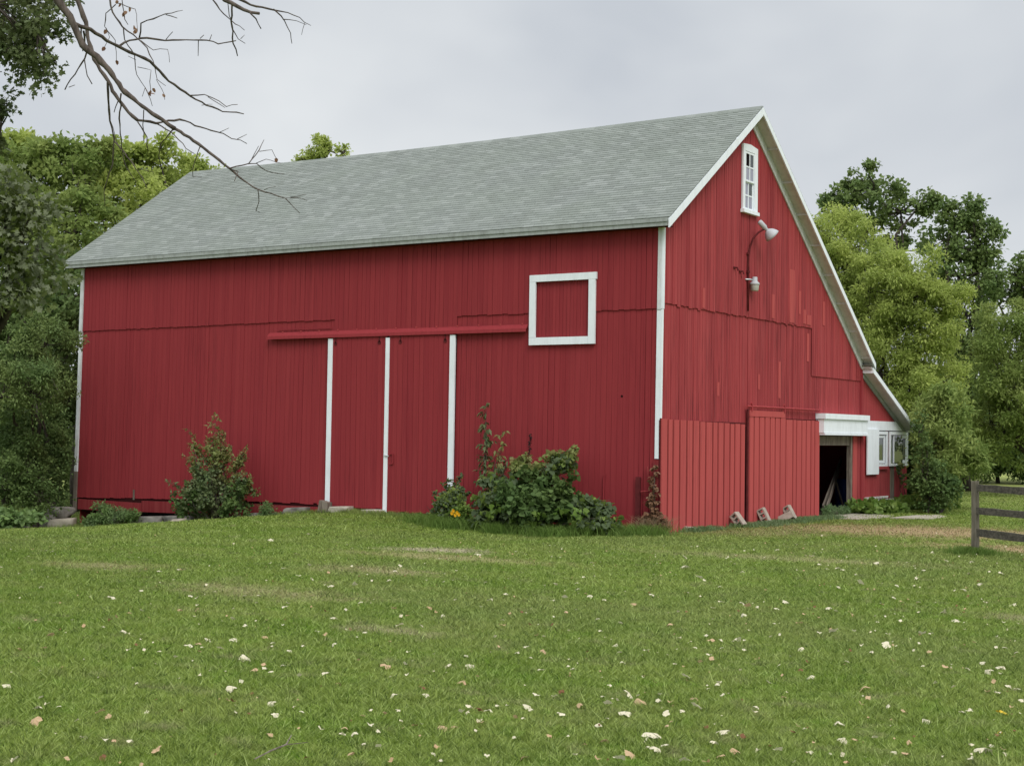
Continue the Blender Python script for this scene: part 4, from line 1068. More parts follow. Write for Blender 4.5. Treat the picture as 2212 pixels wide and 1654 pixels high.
B = [
 [([(250, -260), (310, -120), (370, 0), (450, 110), (500, 220), (530, 290), (620, 365), (700, 450), (780, 570), (910, 680), (1040, 770), (1120, 825)], 56, 22, 15.0, 14.4),
  ([(1120, 825), (1270, 920), (1370, 1000), (1470, 1080), (1560, 1155), (1650, 1210), (1740, 1245), (1830, 1270), (1880, 1320), (1920, 1365)], 22, 4, 14.4, 14.0),
  ([(1830, 1268), (1900, 1265), (1965, 1285)], 6, 3, 14.05, 14.1), ([(1860, 1262), (1955, 1245)], 5, 3, 14.05, 13.9), ([(1650, 1215), (1660, 1290), (1640, 1345), (1665, 1360)], 7, 4, 14.1, 14.3),
  ([(1690, 1215), (1765, 1195)], 4, 3, 14.1, 14.0), ([(1470, 1078), (1590, 1050), (1640, 1050), (1700, 1095), (1820, 1115)], 10, 4, 14.2, 14.6), ([(1590, 1050), (1660, 960), (1690, 895)], 7, 4, 14.3, 14.6),
  ([(1660, 970), (1740, 960), (1770, 1020)], 5, 3, 14.5, 14.6), ([(1640, 1045), (1700, 1020), (1800, 1045)], 5, 3, 14.4, 14.2), ([(1610, 1020), (1655, 935)], 5, 3, 14.4, 14.3), ([(1480, 1085), (1520, 1100), (1500, 1160)], 7, 5, 14.2, 14.0),
  ([(1280, 940), (1240, 1040), (1235, 1130), (1290, 1135)], 8, 4, 14.3, 14.5), ([(1110, 825), (1030, 920), (1015, 1000), (1030, 1060)], 9, 5, 14.4, 14.7), ([(920, 705), (915, 800), (920, 900)], 8, 5, 14.5, 14.7)],
 [([(420, -250), (460, -120), (495, 0), (550, 140), (570, 260), (600, 380), (690, 520), (760, 640), (820, 720), (880, 770)], 36, 18, 15.9, 15.2),
  ([(880, 770), (1000, 790), (1080, 775), (1150, 768), (1280, 815), (1430, 855), (1480, 890), (1540, 895), (1580, 920)], 18, 4, 15.2, 15.6), ([(1520, 890), (1580, 860)], 5, 3, 15.5, 15.6), ([(1400, 850), (1465, 820)], 5, 3, 15.5, 15.4),
  ([(1000, 790), (1120, 865), (1190, 950), (1245, 985)], 10, 5, 15.3, 15.0), ([(880, 780), (940, 880), (950, 970)], 9, 5, 15.2, 15.3),
  ([(690, 530), (700, 740), (730, 890), (720, 1050), (665, 1200), (670, 1320)], 15, 4, 15.4, 15.9), ([(730, 900), (790, 970), (890, 1100), (940, 1200)], 11, 4, 15.5, 15.2), ([(775, 600), (765, 760), (775, 930), (800, 1060), (870, 1165)], 11, 4, 14.8, 15.2),
  ([(755, 650), (730, 720)], 7, 5, 15.3, 15.4), ([(890, 1080), (980, 1100)], 5, 3, 15.3, 15.2), ([(700, 740), (740, 880), (780, 990)], 6, 3, 15.5, 15.6)],
 [([(480, 155), (580, 190), (680, 260), (760, 300), (830, 335), (920, 375), (990, 425), (1080, 520), (1220, 615), (1320, 675), (1430, 710), (1560, 730)], 26, 7, 14.9, 16.0),
  ([(1220, 612), (1310, 608), (1400, 650), (1450, 680), (1520, 670)], 8, 4, 15.6, 15.3), ([(1330, 620), (1440, 690)], 5, 3, 15.5, 15.4),
  ([(760, 300), (830, 260), (940, 245), (1060, 258), (1190, 258), (1290, 250), (1400, 280), (1510, 262)], 14, 6, 15.2, 15.8), ([(1270, 255), (1268, 360)], 6, 4, 15.6, 15.7), ([(1060, 258), (1105, 205)], 6, 4, 15.5, 15.3), ([(1340, 262), (1355, 222)], 5, 4, 15.7, 15.7), ([(1280, 248), (1305, 225)], 5, 4, 15.6, 15.6),
  ([(890, 250), (905, 150), (1060, 95), (1170, 68)], 10, 4, 15.4, 15.1), ([(1060, 95), (1135, 118)], 6, 4, 15.2, 15.2), ([(1290, 675), (1360, 668)], 4, 3, 15.7, 15.7)],
 [([(690, -60), (700, 0), (720, 80), (790, 175), (880, 245), (940, 310), (975, 390), (990, 430), (1000, 510), (1060, 550)], 12, 4, 16.4, 16.0), ([(790, 175), (800, 260), (860, 350), (875, 480), (930, 560), (975, 680)], 8, 3, 16.3, 16.5),
  ([(880, 430), (970, 455), (960, 520), (965, 580)], 5, 3, 16.3, 16.3), ([(900, 260), (980, 320), (1070, 315), (1085, 400)], 6, 3, 16.2, 16.0), ([(740, 30), (680, 90), (670, 170), (740, 260), (745, 400)], 7, 3, 16.4, 16.6),
  ([(740, 20), (870, 60), (880, 200)], 6, 3, 16.4, 16.2), ([(770, -40), (800, 120), (820, 160)], 7, 4, 16.4, 16.4), ([(1000, 510), (1050, 600), (1055, 640)], 4, 3, 16.1, 16.1), ([(930, 560), (910, 620)], 4, 3, 16.4, 16.4), ([(820, 360), (870, 385)], 4, 3, 16.4, 16.4), ([(680, 180), (700, 240), (670, 300)], 4, 3, 16.5, 16.5)],
 [([(535, 200), (555, 340), (500, 440), (430, 540), (415, 575)], 13, 6, 15.0, 15.3), ([(440, 560), (480, 545)], 6, 4, 15.3, 15.3), ([(540, 380), (560, 480), (590, 540)], 9, 6, 15.1, 15.1), ([(520, 180), (530, 330)], 10, 7, 15.0, 15.0)],
 [([(1380, -60), (1440, 0), (1520, 40), (1600, 80), (1660, 88)], 30, 17, 13.6, 13.4), ([(1600, 85), (1640, 120), (1670, 185)], 10, 6, 13.4, 13.5),
  ([(1450, -60), (1530, 0), (1640, 45), (1750, 65), (1880, 95), (1950, 145), (1990, 165)], 18, 3, 13.8, 14.2), ([(1750, 60), (1800, 100), (1860, 210), (1868, 280)], 9, 4, 14.0, 14.2), ([(1810, 125), (1900, 135), (1960, 160)], 6, 3, 14.1, 14.2), ([(1950, 150), (1930, 225)], 4, 3, 14.2, 14.2),
  ([(1330, -50), (1360, 0), (1430, 90), (1500, 150), (1565, 195)], 10, 4, 13.9, 13.7), ([(1485, 30), (1480, 170), (1490, 280), (1520, 360)], 13, 7, 13.5, 13.7), ([(1490, 190), (1530, 250), (1570, 280)], 7, 4, 13.6, 13.6), ([(1540, 250), (1565, 225)], 5, 3, 13.6, 13.6), ([(1455, -20), (1465, 100), (1480, 130)], 7, 5, 13.5, 13.6)],
]
for grp in B:
    m = MB()
    for (pts, w0, w1, d0, d1_) in grp: bough(pts, w0, w1, d0, d1_, m, g)
    m.build('dead_bough', m_twig, oak, True)
# link boughs to the crown outside the picture
m = MB()
for (x_, y_, d_, w_) in ((250, -260, 15.0, .10), (420, -250, 15.9, .07), (690, -60, 16.4, .03), (1380, -60, 13.6, .05), (1450, -60, 13.8, .03), (1330, -50, 13.9, .015), (770, -40, 16.4, .012)):
    p = at(x_ * ZS, y_ * ZS, d_) - ob; q = fork - ob; mid = (p + q) / 2 + np.array((0, 0, 1.2))
    m.tube([q, mid, p], [w_ * 1.4, w_ * 1.1, w_], 7)
m.build('limb', m_bark, oak, True)
# few shrivelled leaves left on the twigs
P = np.array([at(x_ * ZS, y_ * ZS, 16.4) for x_, y_ in ((965, 575), (955, 585), (975, 565), (930, 560), (960, 600), (800, 80), (795, 100), (770, 20), (760, 10), (830, 45), (875, 195), (870, 180), (672, 300), (745, 385), (1050, 600), (680, 190), (1768, 1010), (805, 70), (860, 165))]) - ob
V, Tt = leaf_arrays(P, g.normal(size=P.shape) * .4 - np.array((0, 0, 1.0)), g.normal(size=P.shape), np.full(len(P), .055), T_HEX)
me = mesh_from('withered_leaves', V, Tt, lm_dry); o = link('withered_leaves', me, oak); o['kind'] = 'stuff'

# ------------------------------------------------------------------ bushes at the long wall
def bush(name, label, cat, base, lobes, mat, seed, leaf, nleaf, cr, dens, tpl, group=None, droop=.2, stems=8, upb=.5, flat=.8):
    g_ = np.random.default_rng(seed); base = np.array(base, float)
    root = empty(name, base, label, cat, group)
    mats = mat if isinstance(mat, list) else [mat] * len(lobes)
    for mt in dict.fromkeys(mats):
        ls = [l for l, k in zip(lobes, mats) if k is mt]
        C_, R_ = crown_clumps(ls, g_, cr, dens, .5)
        C_[:, 2] = np.maximum(C_[:, 2], hgt(C_[:, 0], C_[:, 1]) + .05); C_[:, 1] = np.where((C_[:, 0] < 0) & (C_[:, 0] > -20) & (base[1] < 3), np.minimum(C_[:, 1], -.14), C_[:, 1])
        C_[:, 0] = np.where(base[1] > 3, np.maximum(C_[:, 0], .12), C_[:, 0])
        V_, T_ = clump_leaves(C_, R_, nleaf, leaf, tpl, g_, upb, droop, flat)
        if base[1] < 3: V_[:, 1] = np.where((V_[:, 0] < .05) & (V_[:, 0] > -20.1), np.minimum(V_[:, 1], -.10 - .03 * g_.random(len(V_))), V_[:, 1])
        link('foliage', mesh_from('foliage', V_ - base, T_, mt), root)
    m_ = MB()
    for c, r in lobes:
        for k in range(max(1, stems // len(lobes))):
            e = np.array(c) + g_.normal(size=3) * np.array(r) * .5; e[1] = min(e[1], -.15) if e[0] < 0 and base[1] < 5 else e[1]
            s_ = base + g_.normal(size=3) * np.array((.12, .1, 0))
            m_.tube(np.array(wiggle(s_, e, 3, .05, g_)) - base, [.012, .010, .007, .004], 4, False)
    m_.build('stems', m_twig, root)
    return root

def spray(root, base, tip, n, leaf, mat, seed, tpl=T_LONG, spread=.25, stem_r=.012, droop=.4, name='leaf_spray', start=.25, side=1.0):
    """an upright leafy shoot: a stem with side twigs carrying pairs of leaflets"""
    g_ = np.random.default_rng(seed); base = np.array(base, float); tip = np.array(tip, float); rb = np.array(root.location)
    pts = wiggle(base, tip, 5, .025, g_); m_ = MB(); m_.tube(np.array(pts) - rb, [stem_r * (1 - .16 * k) for k in range(6)], 5)
    P_, D_ = [], []
    for k in range(n):
        t_ = start + (1 - start) * (k + g_.random()) / n; i = min(4, int(t_ * 5)); p = pts[i] + (pts[i + 1] - pts[i]) * (t_ * 5 - i)
        a_ = g_.random() * 6.28; L_ = spread * (1.15 - .7 * t_) * (.6 + .7 * g_.random()) * side
        e = p + np.array((math.cos(a_) * L_, math.sin(a_) * L_ * .7, L_ * (.35 - .5 * g_.random())))
        e[1] = min(e[1], -.14) if rb[1] < 3 and rb[0] < 0 else e[1]
        m_.tube(np.array([p, e]) - rb, [stem_r * .35, stem_r * .15], 3, False)
        for j in range(7):
            s_ = (j + 1) / 7; q = p + (e - p) * s_
            d_ = unit((e - p)) * .6 + unit(g_.normal(size=3)) * .8 - np.array((0, 0, droop)); P_.append(q); D_.append(d_)
    P_ = np.array(P_); D_ = np.array(D_); N_ = g_.normal(size=P_.shape) * .4 + np.array((0, 0, 1.0))
    V_, T_ = leaf_arrays(P_, D_, N_, leaf * (.7 + .6 * g_.random(len(P_))), tpl)
    if rb[0] < 0: V_[:, 1] = np.minimum(V_[:, 1], -.12)
    m_.build('shoot', m_twig, root); link(name, mesh_from(name, V_ - rb, T_, mat), root)['kind'] = 'stuff'

def w3(u, v, y):                           # point on the vertical plane Y = y
    d = fw + rt * (u - 1106) / F - up * (v - 827) / F; return CAM + d * ((y - CAM[1]) / d[1])
def el(u, v, y, ru, rv, rd):
    c = w3(u, v, y); s = np.linalg.norm(c - CAM) / F; return (c, (ru * s * 1.1, rd, rv * s))

b1 = bush('leggy_bush', 'leggy dark bush with reddish upright shoots in front of the left half of the wall', 'bush', (-13.2, -1.0, gz(-13.2, -1)),
     [el(455, 1075, -1.0, 70, 50, .7), el(415, 1090, -1.1, 40, 38, .6), el(510, 1080, -1.0, 38, 48, .5), el(450, 1030, -.9, 60, 38, .5), el(530, 1050, -.8, 22, 28, .3), el(470, 985, -.8, 24, 30, .3), el(425, 1000, -.8, 14, 34, .25), el(512, 1000, -.8, 14, 20, .2)],
     [lm_rose, lm_ivy, lm_ivy, lm_rose, lm_rose, lm_autumn, lm_autumn, lm_autumn], 61, .085, 26, .13, .17, T_HEX, stems=26)
for k, (u_, v_, s_) in enumerate(((470, 893, 1), (405, 925, .8), (488, 930, .8), (530, 965, .8), (365, 1040, .6), (545, 1030, .6), (440, 950, .7), (462, 915, .8), (480, 940, .9), (415, 960, .8), (500, 960, .7), (520, 975, .6), (455, 945, .8), (400, 985, .6))):
    spray(b1, (-13.2 + .1 * k - .3, -1.0, gz(-13, -1)), w3(u_, v_, -.8), 22, .11, lm_autumn if k != 4 else lm_rose, 610 + k, spread=.34 * s_, droop=.2, start=.45)
bush('fern_clump', 'pale green ferny weeds between the boulders and the leggy bush', 'plant', (-17.2, -1.3, gz(-17.2, -1.3)),
     [el(232, 1117, -1.3, 36, 17, .5), el(200, 1126, -1.4, 20, 10, .4), el(275, 1110, -1.0, 26, 13, .4), el(225, 1097, -1.0, 14, 14, .3)], lm_weed, 62, .10, 30, .12, .3, T_LONG)
bush('weed_clump', 'small upright weed right of the leggy bush', 'plant', (-12.0, -.7, gz(-12, -.7)), [el(575, 1108, -.7, 14, 22, .25), el(600, 1120, -.6, 24, 10, .3)], lm_weed, 63, .08, 24, .09, .3, T_LONG)
b2 = bush('flowering_bush', 'small bush with orange-yellow flowers at the foot of the right white door trim', 'bush', (-5.7, -1.0, gz(-5.7, -1)),
     [el(970, 1100, -1.0, 36, 34, .5), el(950, 1118, -1.1, 24, 22, .4), el(1000, 1115, -1.1, 26, 24, .4), el(978, 1068, -.8, 20, 24, .35), el(985, 1128, -1.4, 22, 14, .3)], [lm_vine, lm_vine, lm_lime, lm_vine, lm_lime], 64, .085, 30, .11, .2, T_HEX, stems=14)
for k, (u_, v_) in enumerate(((1000, 1022), (958, 1040), (985, 1040), (942, 1060), (1010, 1060), (968, 1030))): spray(b2, (-5.7, -.9, gz(-5.7, -.9)), w3(u_, v_, -.5), 14, .075, lm_vine, 640 + k, T_HEX, .16, start=.45)
g5 = np.random.default_rng(5); P = []; D = []
for (u_, v_) in ((980, 1103), (988, 1107), (984, 1112), (977, 1108), (992, 1111)):
    c = w3(u_, v_, -1.62)
    for k in range(12): a_ = k * .524; P.append(c); D.append((math.cos(a_), -.35, math.sin(a_)))
P = np.array(P); V, Tt = leaf_arrays(P, np.array(D), np.tile((.2, -1.0, .3), (len(P), 1)), np.full(len(P), .055), T_DIA)
link('flowers', mesh_from('flowers', V - np.array(b2.location), Tt, lm_flower), b2)
b3 = bush('grapevine_thicket', 'broad mound of large vine leaves against the wall left of the barn corner', 'bush', (-3.2, -1.2, gz(-3.2, -1.2)),
     [el(1085, 1085, -1.2, 50, 46, .7), el(1050, 1112, -1.3, 34, 34, .6), el(1130, 1060, -1.1, 55, 42, .7), el(1170, 1090, -1.3, 60, 52, .8), el(1215, 1015, -.8, 26, 42, .35), el(1235, 990, -.7, 14, 20, .25), el(1222, 1080, -1.1, 45, 50, .6),
      el(1270, 1112, -1.1, 48, 34, .6), el(1308, 1128, -1.1, 30, 22, .4), el(1300, 1095, -.9, 20, 18, .3), el(1130, 1125, -1.5, 80, 24, .5), el(1130, 1005, -.8, 32, 26, .35), el(1160, 1018, -.8, 24, 22, .3), el(1205, 990, -.7, 24, 12, .25), el(1070, 1040, -.9, 22, 18, .3)],
     [lm_vine, lm_vine, lm_ivy, lm_ivy, lm_vine, lm_autumn, lm_ivy, lm_vine, lm_vine, lm_vine, lm_vine, lm_autumn, lm_autumn, lm_autumn, lm_vine], 65, .118, 22, .14, .20, T_VINE, stems=40, droop=.5, upb=.7)
for k, (u_, v_, mt) in enumerate(((1130, 975, lm_autumn), (1232, 968, lm_autumn), (1200, 980, lm_autumn), (1165, 1000, lm_autumn), (1075, 1010, lm_vine), (1310, 1095, lm_vine))):
    spray(b3, (-3.3 + .2 * k, -1.0, gz(-3, -1) + .3), w3(u_, v_, -.8), 16, .12, mt, 650 + k, T_LONG, .34, start=.4, droop=.35)
g6 = np.random.default_rng(66); C6 = np.array([w3(u_, v_, -1.9) for u_, v_ in ((1060, 1105), (1110, 1120), (1140, 1128), (1165, 1112), (1075, 1098), (1210, 1105), (1250, 1108))])
V, Tt = clump_leaves(C6, np.full(7, .16), 12, .12, T_VINE, g6); link('pale_leaves', mesh_from('pale_leaves', V - np.array(b3.location), Tt, lm_lime), b3)
sp = empty('elder_sapling', (-4.6, -.6, gz(-4.6, -.6)), 'slender sapling with drooping leaves standing up above the left end of the vine mound', 'sapling')
for k, (u_, v_, s_, st) in enumerate(((1053, 866, 1, .25), (1085, 930, 1.0, .35), (1045, 915, .7, .5), (1070, 985, 1.1, .3), (1100, 985, .8, .4))):
    spray(sp, (-4.55, -.6, gz(-4.6, -.6)), w3(u_, v_, -.45), 16 if k else 22, .15, lm_autumn if k % 2 else lm_rose, 660 + k, T_LONG, .30 * s_, .016, .9, start=st)
sp2 = empty('dock_spike', (-3.4, -.5, gz(-3.4, -.5)), 'thin dark seed spike rising behind the middle of the vine mound', 'weed')
spray(sp2, (-3.55, -.5, gz(-3.4, -.5)), w3(1146, 938, -.35), 46, .035, leafmat('seed_heads', (.09, .03, .035), (.13, .05, .05), (.07, .03, .03)), 671, T_HEX, .055, .012, .0, start=.72)

# dry vine on the corner
dv = empty('dry_vine', (-.2, -.25, gz(-.2, -.25)), 'dead brown vine with curled leaves hanging on the barn corner below the white trim', 'vine')
for k, (u_, v_, bu) in enumerate(((1413, 1000, 1410), (1408, 1040, 1400), (1405, 1075, 1420), (1432, 1120, 1425), (1400, 1110, 1395), (1420, 1100, 1440))):
    spray(dv, w3(bu, 1148, -.25), w3(u_, v_, -.15), 20, .095, lm_dry, 680 + k, T_HEX, .13, .012, .9, start=.2)
# long grass and weeds in strips: too many to count
def tufts(name, label, pts, n, h, wd, spreadv, mat, seed):
    g_ = np.random.default_rng(seed); pts = np.array(pts, float); idx = g_.integers(0, len(pts), n)
    xy = pts[idx, :2] + g_.normal(size=(n, 2)) * pts[idx, 2:3]
    bad = in_barn(xy[:, 0], xy[:, 1]); xy[bad, 1] = np.where(xy[bad, 1] < 2, -.1, xy[bad, 1]); k_ = bad & (xy[:, 1] > 1); xy[k_, 0] = .11 + .25 * g_.random(k_.sum())
    x, y = xy[:, 0], xy[:, 1]; z = hgt(x, y); a = g_.random(n) * 6.28; b = g_.random(n) * 6.28; hh = h * (.4 + .8 * g_.random(n)); ww = wd * (.6 + .7 * g_.random(n)); ln_ = hh * (.2 + spreadv * g_.random(n))
    ca, sa, cb, sb = np.cos(a), np.sin(a), np.cos(b), np.sin(b)
    p0 = np.stack([x - ca * ww / 2, y - sa * ww / 2, z - .01], 1); p1 = np.stack([x + ca * ww / 2, y + sa * ww / 2, z - .01], 1)
    m0 = np.stack([x - ca * ww * .4 + cb * ln_ * .4, y - sa * ww * .4 + sb * ln_ * .4, z + hh * .65], 1); m1 = m0 + np.stack([ca * ww * .8, sa * ww * .8, 0 * z], 1)
    tp = np.stack([x + cb * ln_, y + sb * ln_, z + hh * .95], 1)
    V_ = np.stack([p0, p1, m0, m1, tp], 1).reshape(-1, 3); T_ = (np.array([(0, 1, 3), (0, 3, 2), (2, 3, 4)])[None] + (np.arange(n) * 5)[:, None, None]).reshape(-1, 3)
    o_ = link(name, mesh_from(name, V_, T_, mat)); tag(o_, label, 'grass', None, 'stuff')
lm_long = leafmat('long_grass', (.12, .20, .045), (.20, .29, .075), (.15, .25, .05), .45, .6, .1)
lm_gweed = leafmat('grey_weeds', (.17, .25, .12), (.24, .32, .17), (.15, .25, .09), .4, .6, .1)
lm_straw = leafmat('straw', (.30, .24, .13), (.36, .29, .17), (.25, .17, .10), .3)
strip = [(x, -1.75 + .3 * math.sin(x * 4.3), .20 + .1 * math.sin(x * 2.1)) for x in np.linspace(-5.8, -1.2, 24)] + [(x, -1.0 + .2 * math.sin(x * 5), .25) for x in np.linspace(-1.4, .3, 12)]
tufts('long_grass', 'long dark grass growing along the foot of the vine mound', strip, 5200, .27, .016, 1.5, lm_long, 1)
tufts('long_grass', 'ring of long dark grass around the fence end post', [(7.9, -1.95, .14), (8.1, -2.0, .2), (7.7, -2.05, .15)], 1100, .16, .012, 1.2, lm_long, 2)
tufts('wall_weeds', 'grey-green weeds along the foot of the faded gable boards', [(.32, y, .16) for y in np.linspace(1.0, 2.2, 5)] + [(.5 + .15 * math.sin(y * 3), y, .2) for y in np.linspace(3.6, 9.4, 24)], 5200, .12, .022, 1.3, lm_gweed, 3)
tufts('wall_weeds', 'short grass and weeds along the foot of the long wall', [(x, -.45 - .15 * math.sin(x * 2.2), .16) for x in np.linspace(-13, -5, 30)] + [(x, -1.3 + .2 * math.sin(x * 1.7), .3) for x in np.linspace(-19, -13, 20)], 7000, .13, .014, 1.0, lm_mid, 4)
tufts('dry_grass', 'dry straw tangle at the barn corner', [(.0, -.35, .14), (.15, -.25, .14), (-.1, -.45, .16)], 700, .42, .010, 1.3, lm_straw, 5)
bush('burdock_patch', 'bright broad-leaved weeds right of the doorway', 'plant', (.7, 13.0, gz(.7, 13)),
     [(np.array((.5, 12.6, .16)), (.5, .9, .13)), (np.array((.9, 13.6, .12)), (.45, .8, .10))], lm_lime, 70, .15, 14, .13, .4, T_VINE)
bush('burdock_patch', 'bright broad-leaved weeds below the lean-to windows', 'plant', (.8, 16.6, gz(.8, 16.6)),
     [(np.array((.6, 16.4, .2)), (.5, .9, .17)), (np.array((1.1, 17.3, .16)), (.6, .8, .14))], lm_lime, 71, .16, 14, .14, .4, T_VINE)
bush('doorway_weeds', 'grey-green weeds sprouting on the threshold of the doorway', 'plant', (.1, 10.6, .05), [(np.array((.10, 10.3, .14)), (.14, .5, .12)), (np.array((.12, 11.4, .10)), (.14, .6, .08))], lm_gweed, 72, .08, 22, .09, .4, T_LONG)
bush('nettle_clump', 'dusty grey-green weeds under the peeling ledge of the lean-to', 'plant', (.35, 14.8, gz(.35, 14.8)), [(np.array((.35, 14.6, .16)), (.25, .9, .16))], lm_gweed, 73, .09, 22, .1, .4, T_LONG)
sv = empty('wall_vine', (.1, 16.9, 1.2), 'thin vine trailing from the open lean-to window down the bare boards', 'vine')
spray(sv, (.08, 17.3, .3), (.08, 16.6, 1.45), 16, .10, lm_autumn, 690, T_VINE, .25, .010, .5, start=.3)
spray(sv, (.08, 16.9, .4), (.08, 16.2, 1.42), 8, .10, lm_vine, 691, T_VINE, .22, .010, .5, start=.6)
spray(sv, (.4, 17.2, .1), (.55, 17.6, 1.1), 6, .06, lm_dry, 692, T_LONG, .3, .012, .2, start=.5)

# ------------------------------------------------------------------ fallen leaves
def leaf_colour(name, a, b):
    return leafmat(name, a, b, tuple((x + y) / 2 for x, y in zip(a, b)), .22, .7, .1, 3.0)
m_l1 = leaf_colour('cream_leaf', (.76, .67, .47), (.84, .78, .60)); m_l2 = leaf_colour('tan_leaf', (.56, .36, .20), (.68, .50, .32)); m_l3 = leaf_colour('gold_leaf', (.80, .50, .03), (.82, .60, .08)); m_l4 = leaf_colour('brown_leaf', (.19, .09, .045), (.28, .15, .08))
def maple(seed, curl):
    g_ = np.random.default_rng(seed); ang = []; rad = []
    lob_a = [-2.25, -1.25, 0, 1.25, 2.25]; lob_r = [.36, .50, .54, .50, .36]
    pts = [(-.10, 0)]
    prev = None
    for a_, r_ in zip(lob_a, lob_r):
        if prev is not None: am = (prev + a_) / 2; q_ = g_.uniform(.30, .44); pts.append((math.cos(am) * q_, math.sin(am) * q_))
        r_ *= g_.uniform(.75, 1.12); pts += [(math.cos(a_ - .3) * r_ * .85, math.sin(a_ - .3) * r_ * .85), (math.cos(a_) * r_, math.sin(a_) * r_), (math.cos(a_ + .3) * r_ * .85, math.sin(a_ + .3) * r_ * .85)]
        prev = a_
    c1, c2, ph = g_.uniform(.3, 1) * curl, g_.uniform(-.2, .8) * curl, g_.random() * 3
    def z_(x, y): 
        u_ = x * math.cos(ph) + y * math.sin(ph); v_ = -x * math.sin(ph) + y * math.cos(ph); return c1 * u_ * u_ * 1.6 + c2 * v_ * v_ * 1.6 + .12 * math.sin(5 * x + ph) * math.sin(6 * y)
    V_ = [(0, 0, z_(0, 0))] + [(x, y, z_(x, y)) for x, y in pts]; n_ = len(pts)
    return V_, [(0, i + 1, (i + 1) % n_ + 1) for i in range(n_)]
leaf_me = {}
for mi, mt in enumerate((m_l1, m_l2, m_l3, m_l4)):
    for k in range(4):
        V_, F_ = maple(100 + k, (-1.2, -.9, .6, -1.5)[k]); m = MB(); m.add(V_, F_); leaf_me[mi, k] = m.mesh('fallen_leaf', mt)
# (zoomed-in picture x, y, size) of the leaves one can pick out, left half then right half; c = colour
LEFT = [(1003, 755, 48, 0), (150, 898, 55, 1), (433, 862, 38, 1), (170, 840, 36, 0), (247, 838, 30, 0), (363, 970, 26, 0), (465, 880, 26, 1), (500, 985, 28, 1), (673, 1030, 40, 1), (1010, 542, 44, 0), (812, 570, 34, 0), (895, 540, 26, 0),
        (955, 585, 34, 0), (1173, 558, 26, 0), (543, 510, 30, 0), (1058, 480, 26, 0), (1008, 447, 26, 0), (1140, 530, 26, 1), (1060, 622, 44, 0), (1095, 675, 28, 1), (1175, 682, 22, 0), (1250, 592, 20, 0), (683, 598, 22, 0), (673, 650, 14, 0),
        (1446, 562, 26, 0), (1441, 447, 28, 0), (1497, 408, 18, 0), (1728, 480, 30, 0), (1822, 480, 18, 0), (1405, 695, 28, 0), (1465, 735, 30, 1), (1300, 862, 24, 0), (1665, 660, 50, 1), (2028, 657, 40, 0), (2005, 727, 34, 1), (1840, 783, 34, 0),
        (1695, 788, 34, 0), (1920, 928, 50, 1), (1968, 925, 34, 1), (2080, 908, 32, 1), (1563, 875, 28, 1), (1665, 862, 26, 1), (1487, 930, 26, 1), (1525, 955, 34, 0), (1632, 942, 20, 0), (1510, 1045, 34, 1), (1322, 1060, 30, 4), (1168, 958, 24, 1),
        (1175, 820, 40, 0), (1190, 872, 28, 0), (1018, 860, 18, 0), (632, 860, 18, 0), (336, 893, 24, 0), (24, 743, 34, 0), (222, 518, 38, 1), (188, 580, 22, 1), (480, 358, 30, 0), (610, 327, 18, 0), (683, 242, 22, 0), (775, 235, 16, 0),
        (223, 156, 20, 0), (125, 178, 14, 0), (332, 110, 14, 0), (1165, 105, 26, 0), (1335, 78, 14, 0), (1338, 212, 20, 0), (1225, 230, 16, 0), (1292, 264, 24, 0), (1350, 277, 20, 0), (1430, 306, 30, 0), (1530, 297, 28, 0), (1705, 240, 20, 0),
        (1680, 282, 24, 0), (1728, 218, 16, 0), (2062, 168, 30, 0), (2180, 346, 24, 0), (2125, 365, 30, 0), (1858, 403, 36, 1), (1703, 405, 24, 1), (1555, 380, 20, 0), (2168, 458, 22, 0), (1915, 435, 20, 0), (2155, 570, 20, 1), (2015, 615, 20, 0),
        (1938, 653, 30, 0), (2075, 848, 40, 4), (2118, 852, 34, 0), (2020, 858, 24, 0), (1718, 852, 22, 0), (1870, 1040, 20, 0), (1905, 1070, 24, 0), (2105, 1055, 24, 0), (780, 412, 24, 1), (848, 408, 20, 1), (615, 415, 20, 0), (565, 426, 20, 1),
        (643, 447, 14, 1), (440, 487, 20, 0), (170, 680, 16, 0), (363, 632, 14, 0), (85, 582, 18, 1), (822, 350, 20, 0), (1120, 348, 16, 0), (1058, 352, 20, 0), (1230, 402, 24, 0), (1105, 462, 14, 0), (590, 735, 18, 0), (1018, 832, 14, 0),
        (1142, 672, 18, 0), (1225, 656, 24, 0), (1310, 568, 20, 0), (1580, 510, 20, 0), (1770, 655, 12, 4), (1545, 628, 18, 1), (750, 278, 16, 0), (605, 264, 14, 0), (208, 268, 12, 0), (138, 238, 12, 0), (175, 312, 26, 0), (285, 1068, 26, 1),
        (440, 1058, 34, 4), (1088, 776, 24, 4), (780, 850, 20, 4), (855, 562, 26, 1), (875, 575, 18, 0), (1110, 380, 16, 0), (2095, 293, 14, 0), (2145, 830, 24, 0), (1790, 920, 24, 4)]
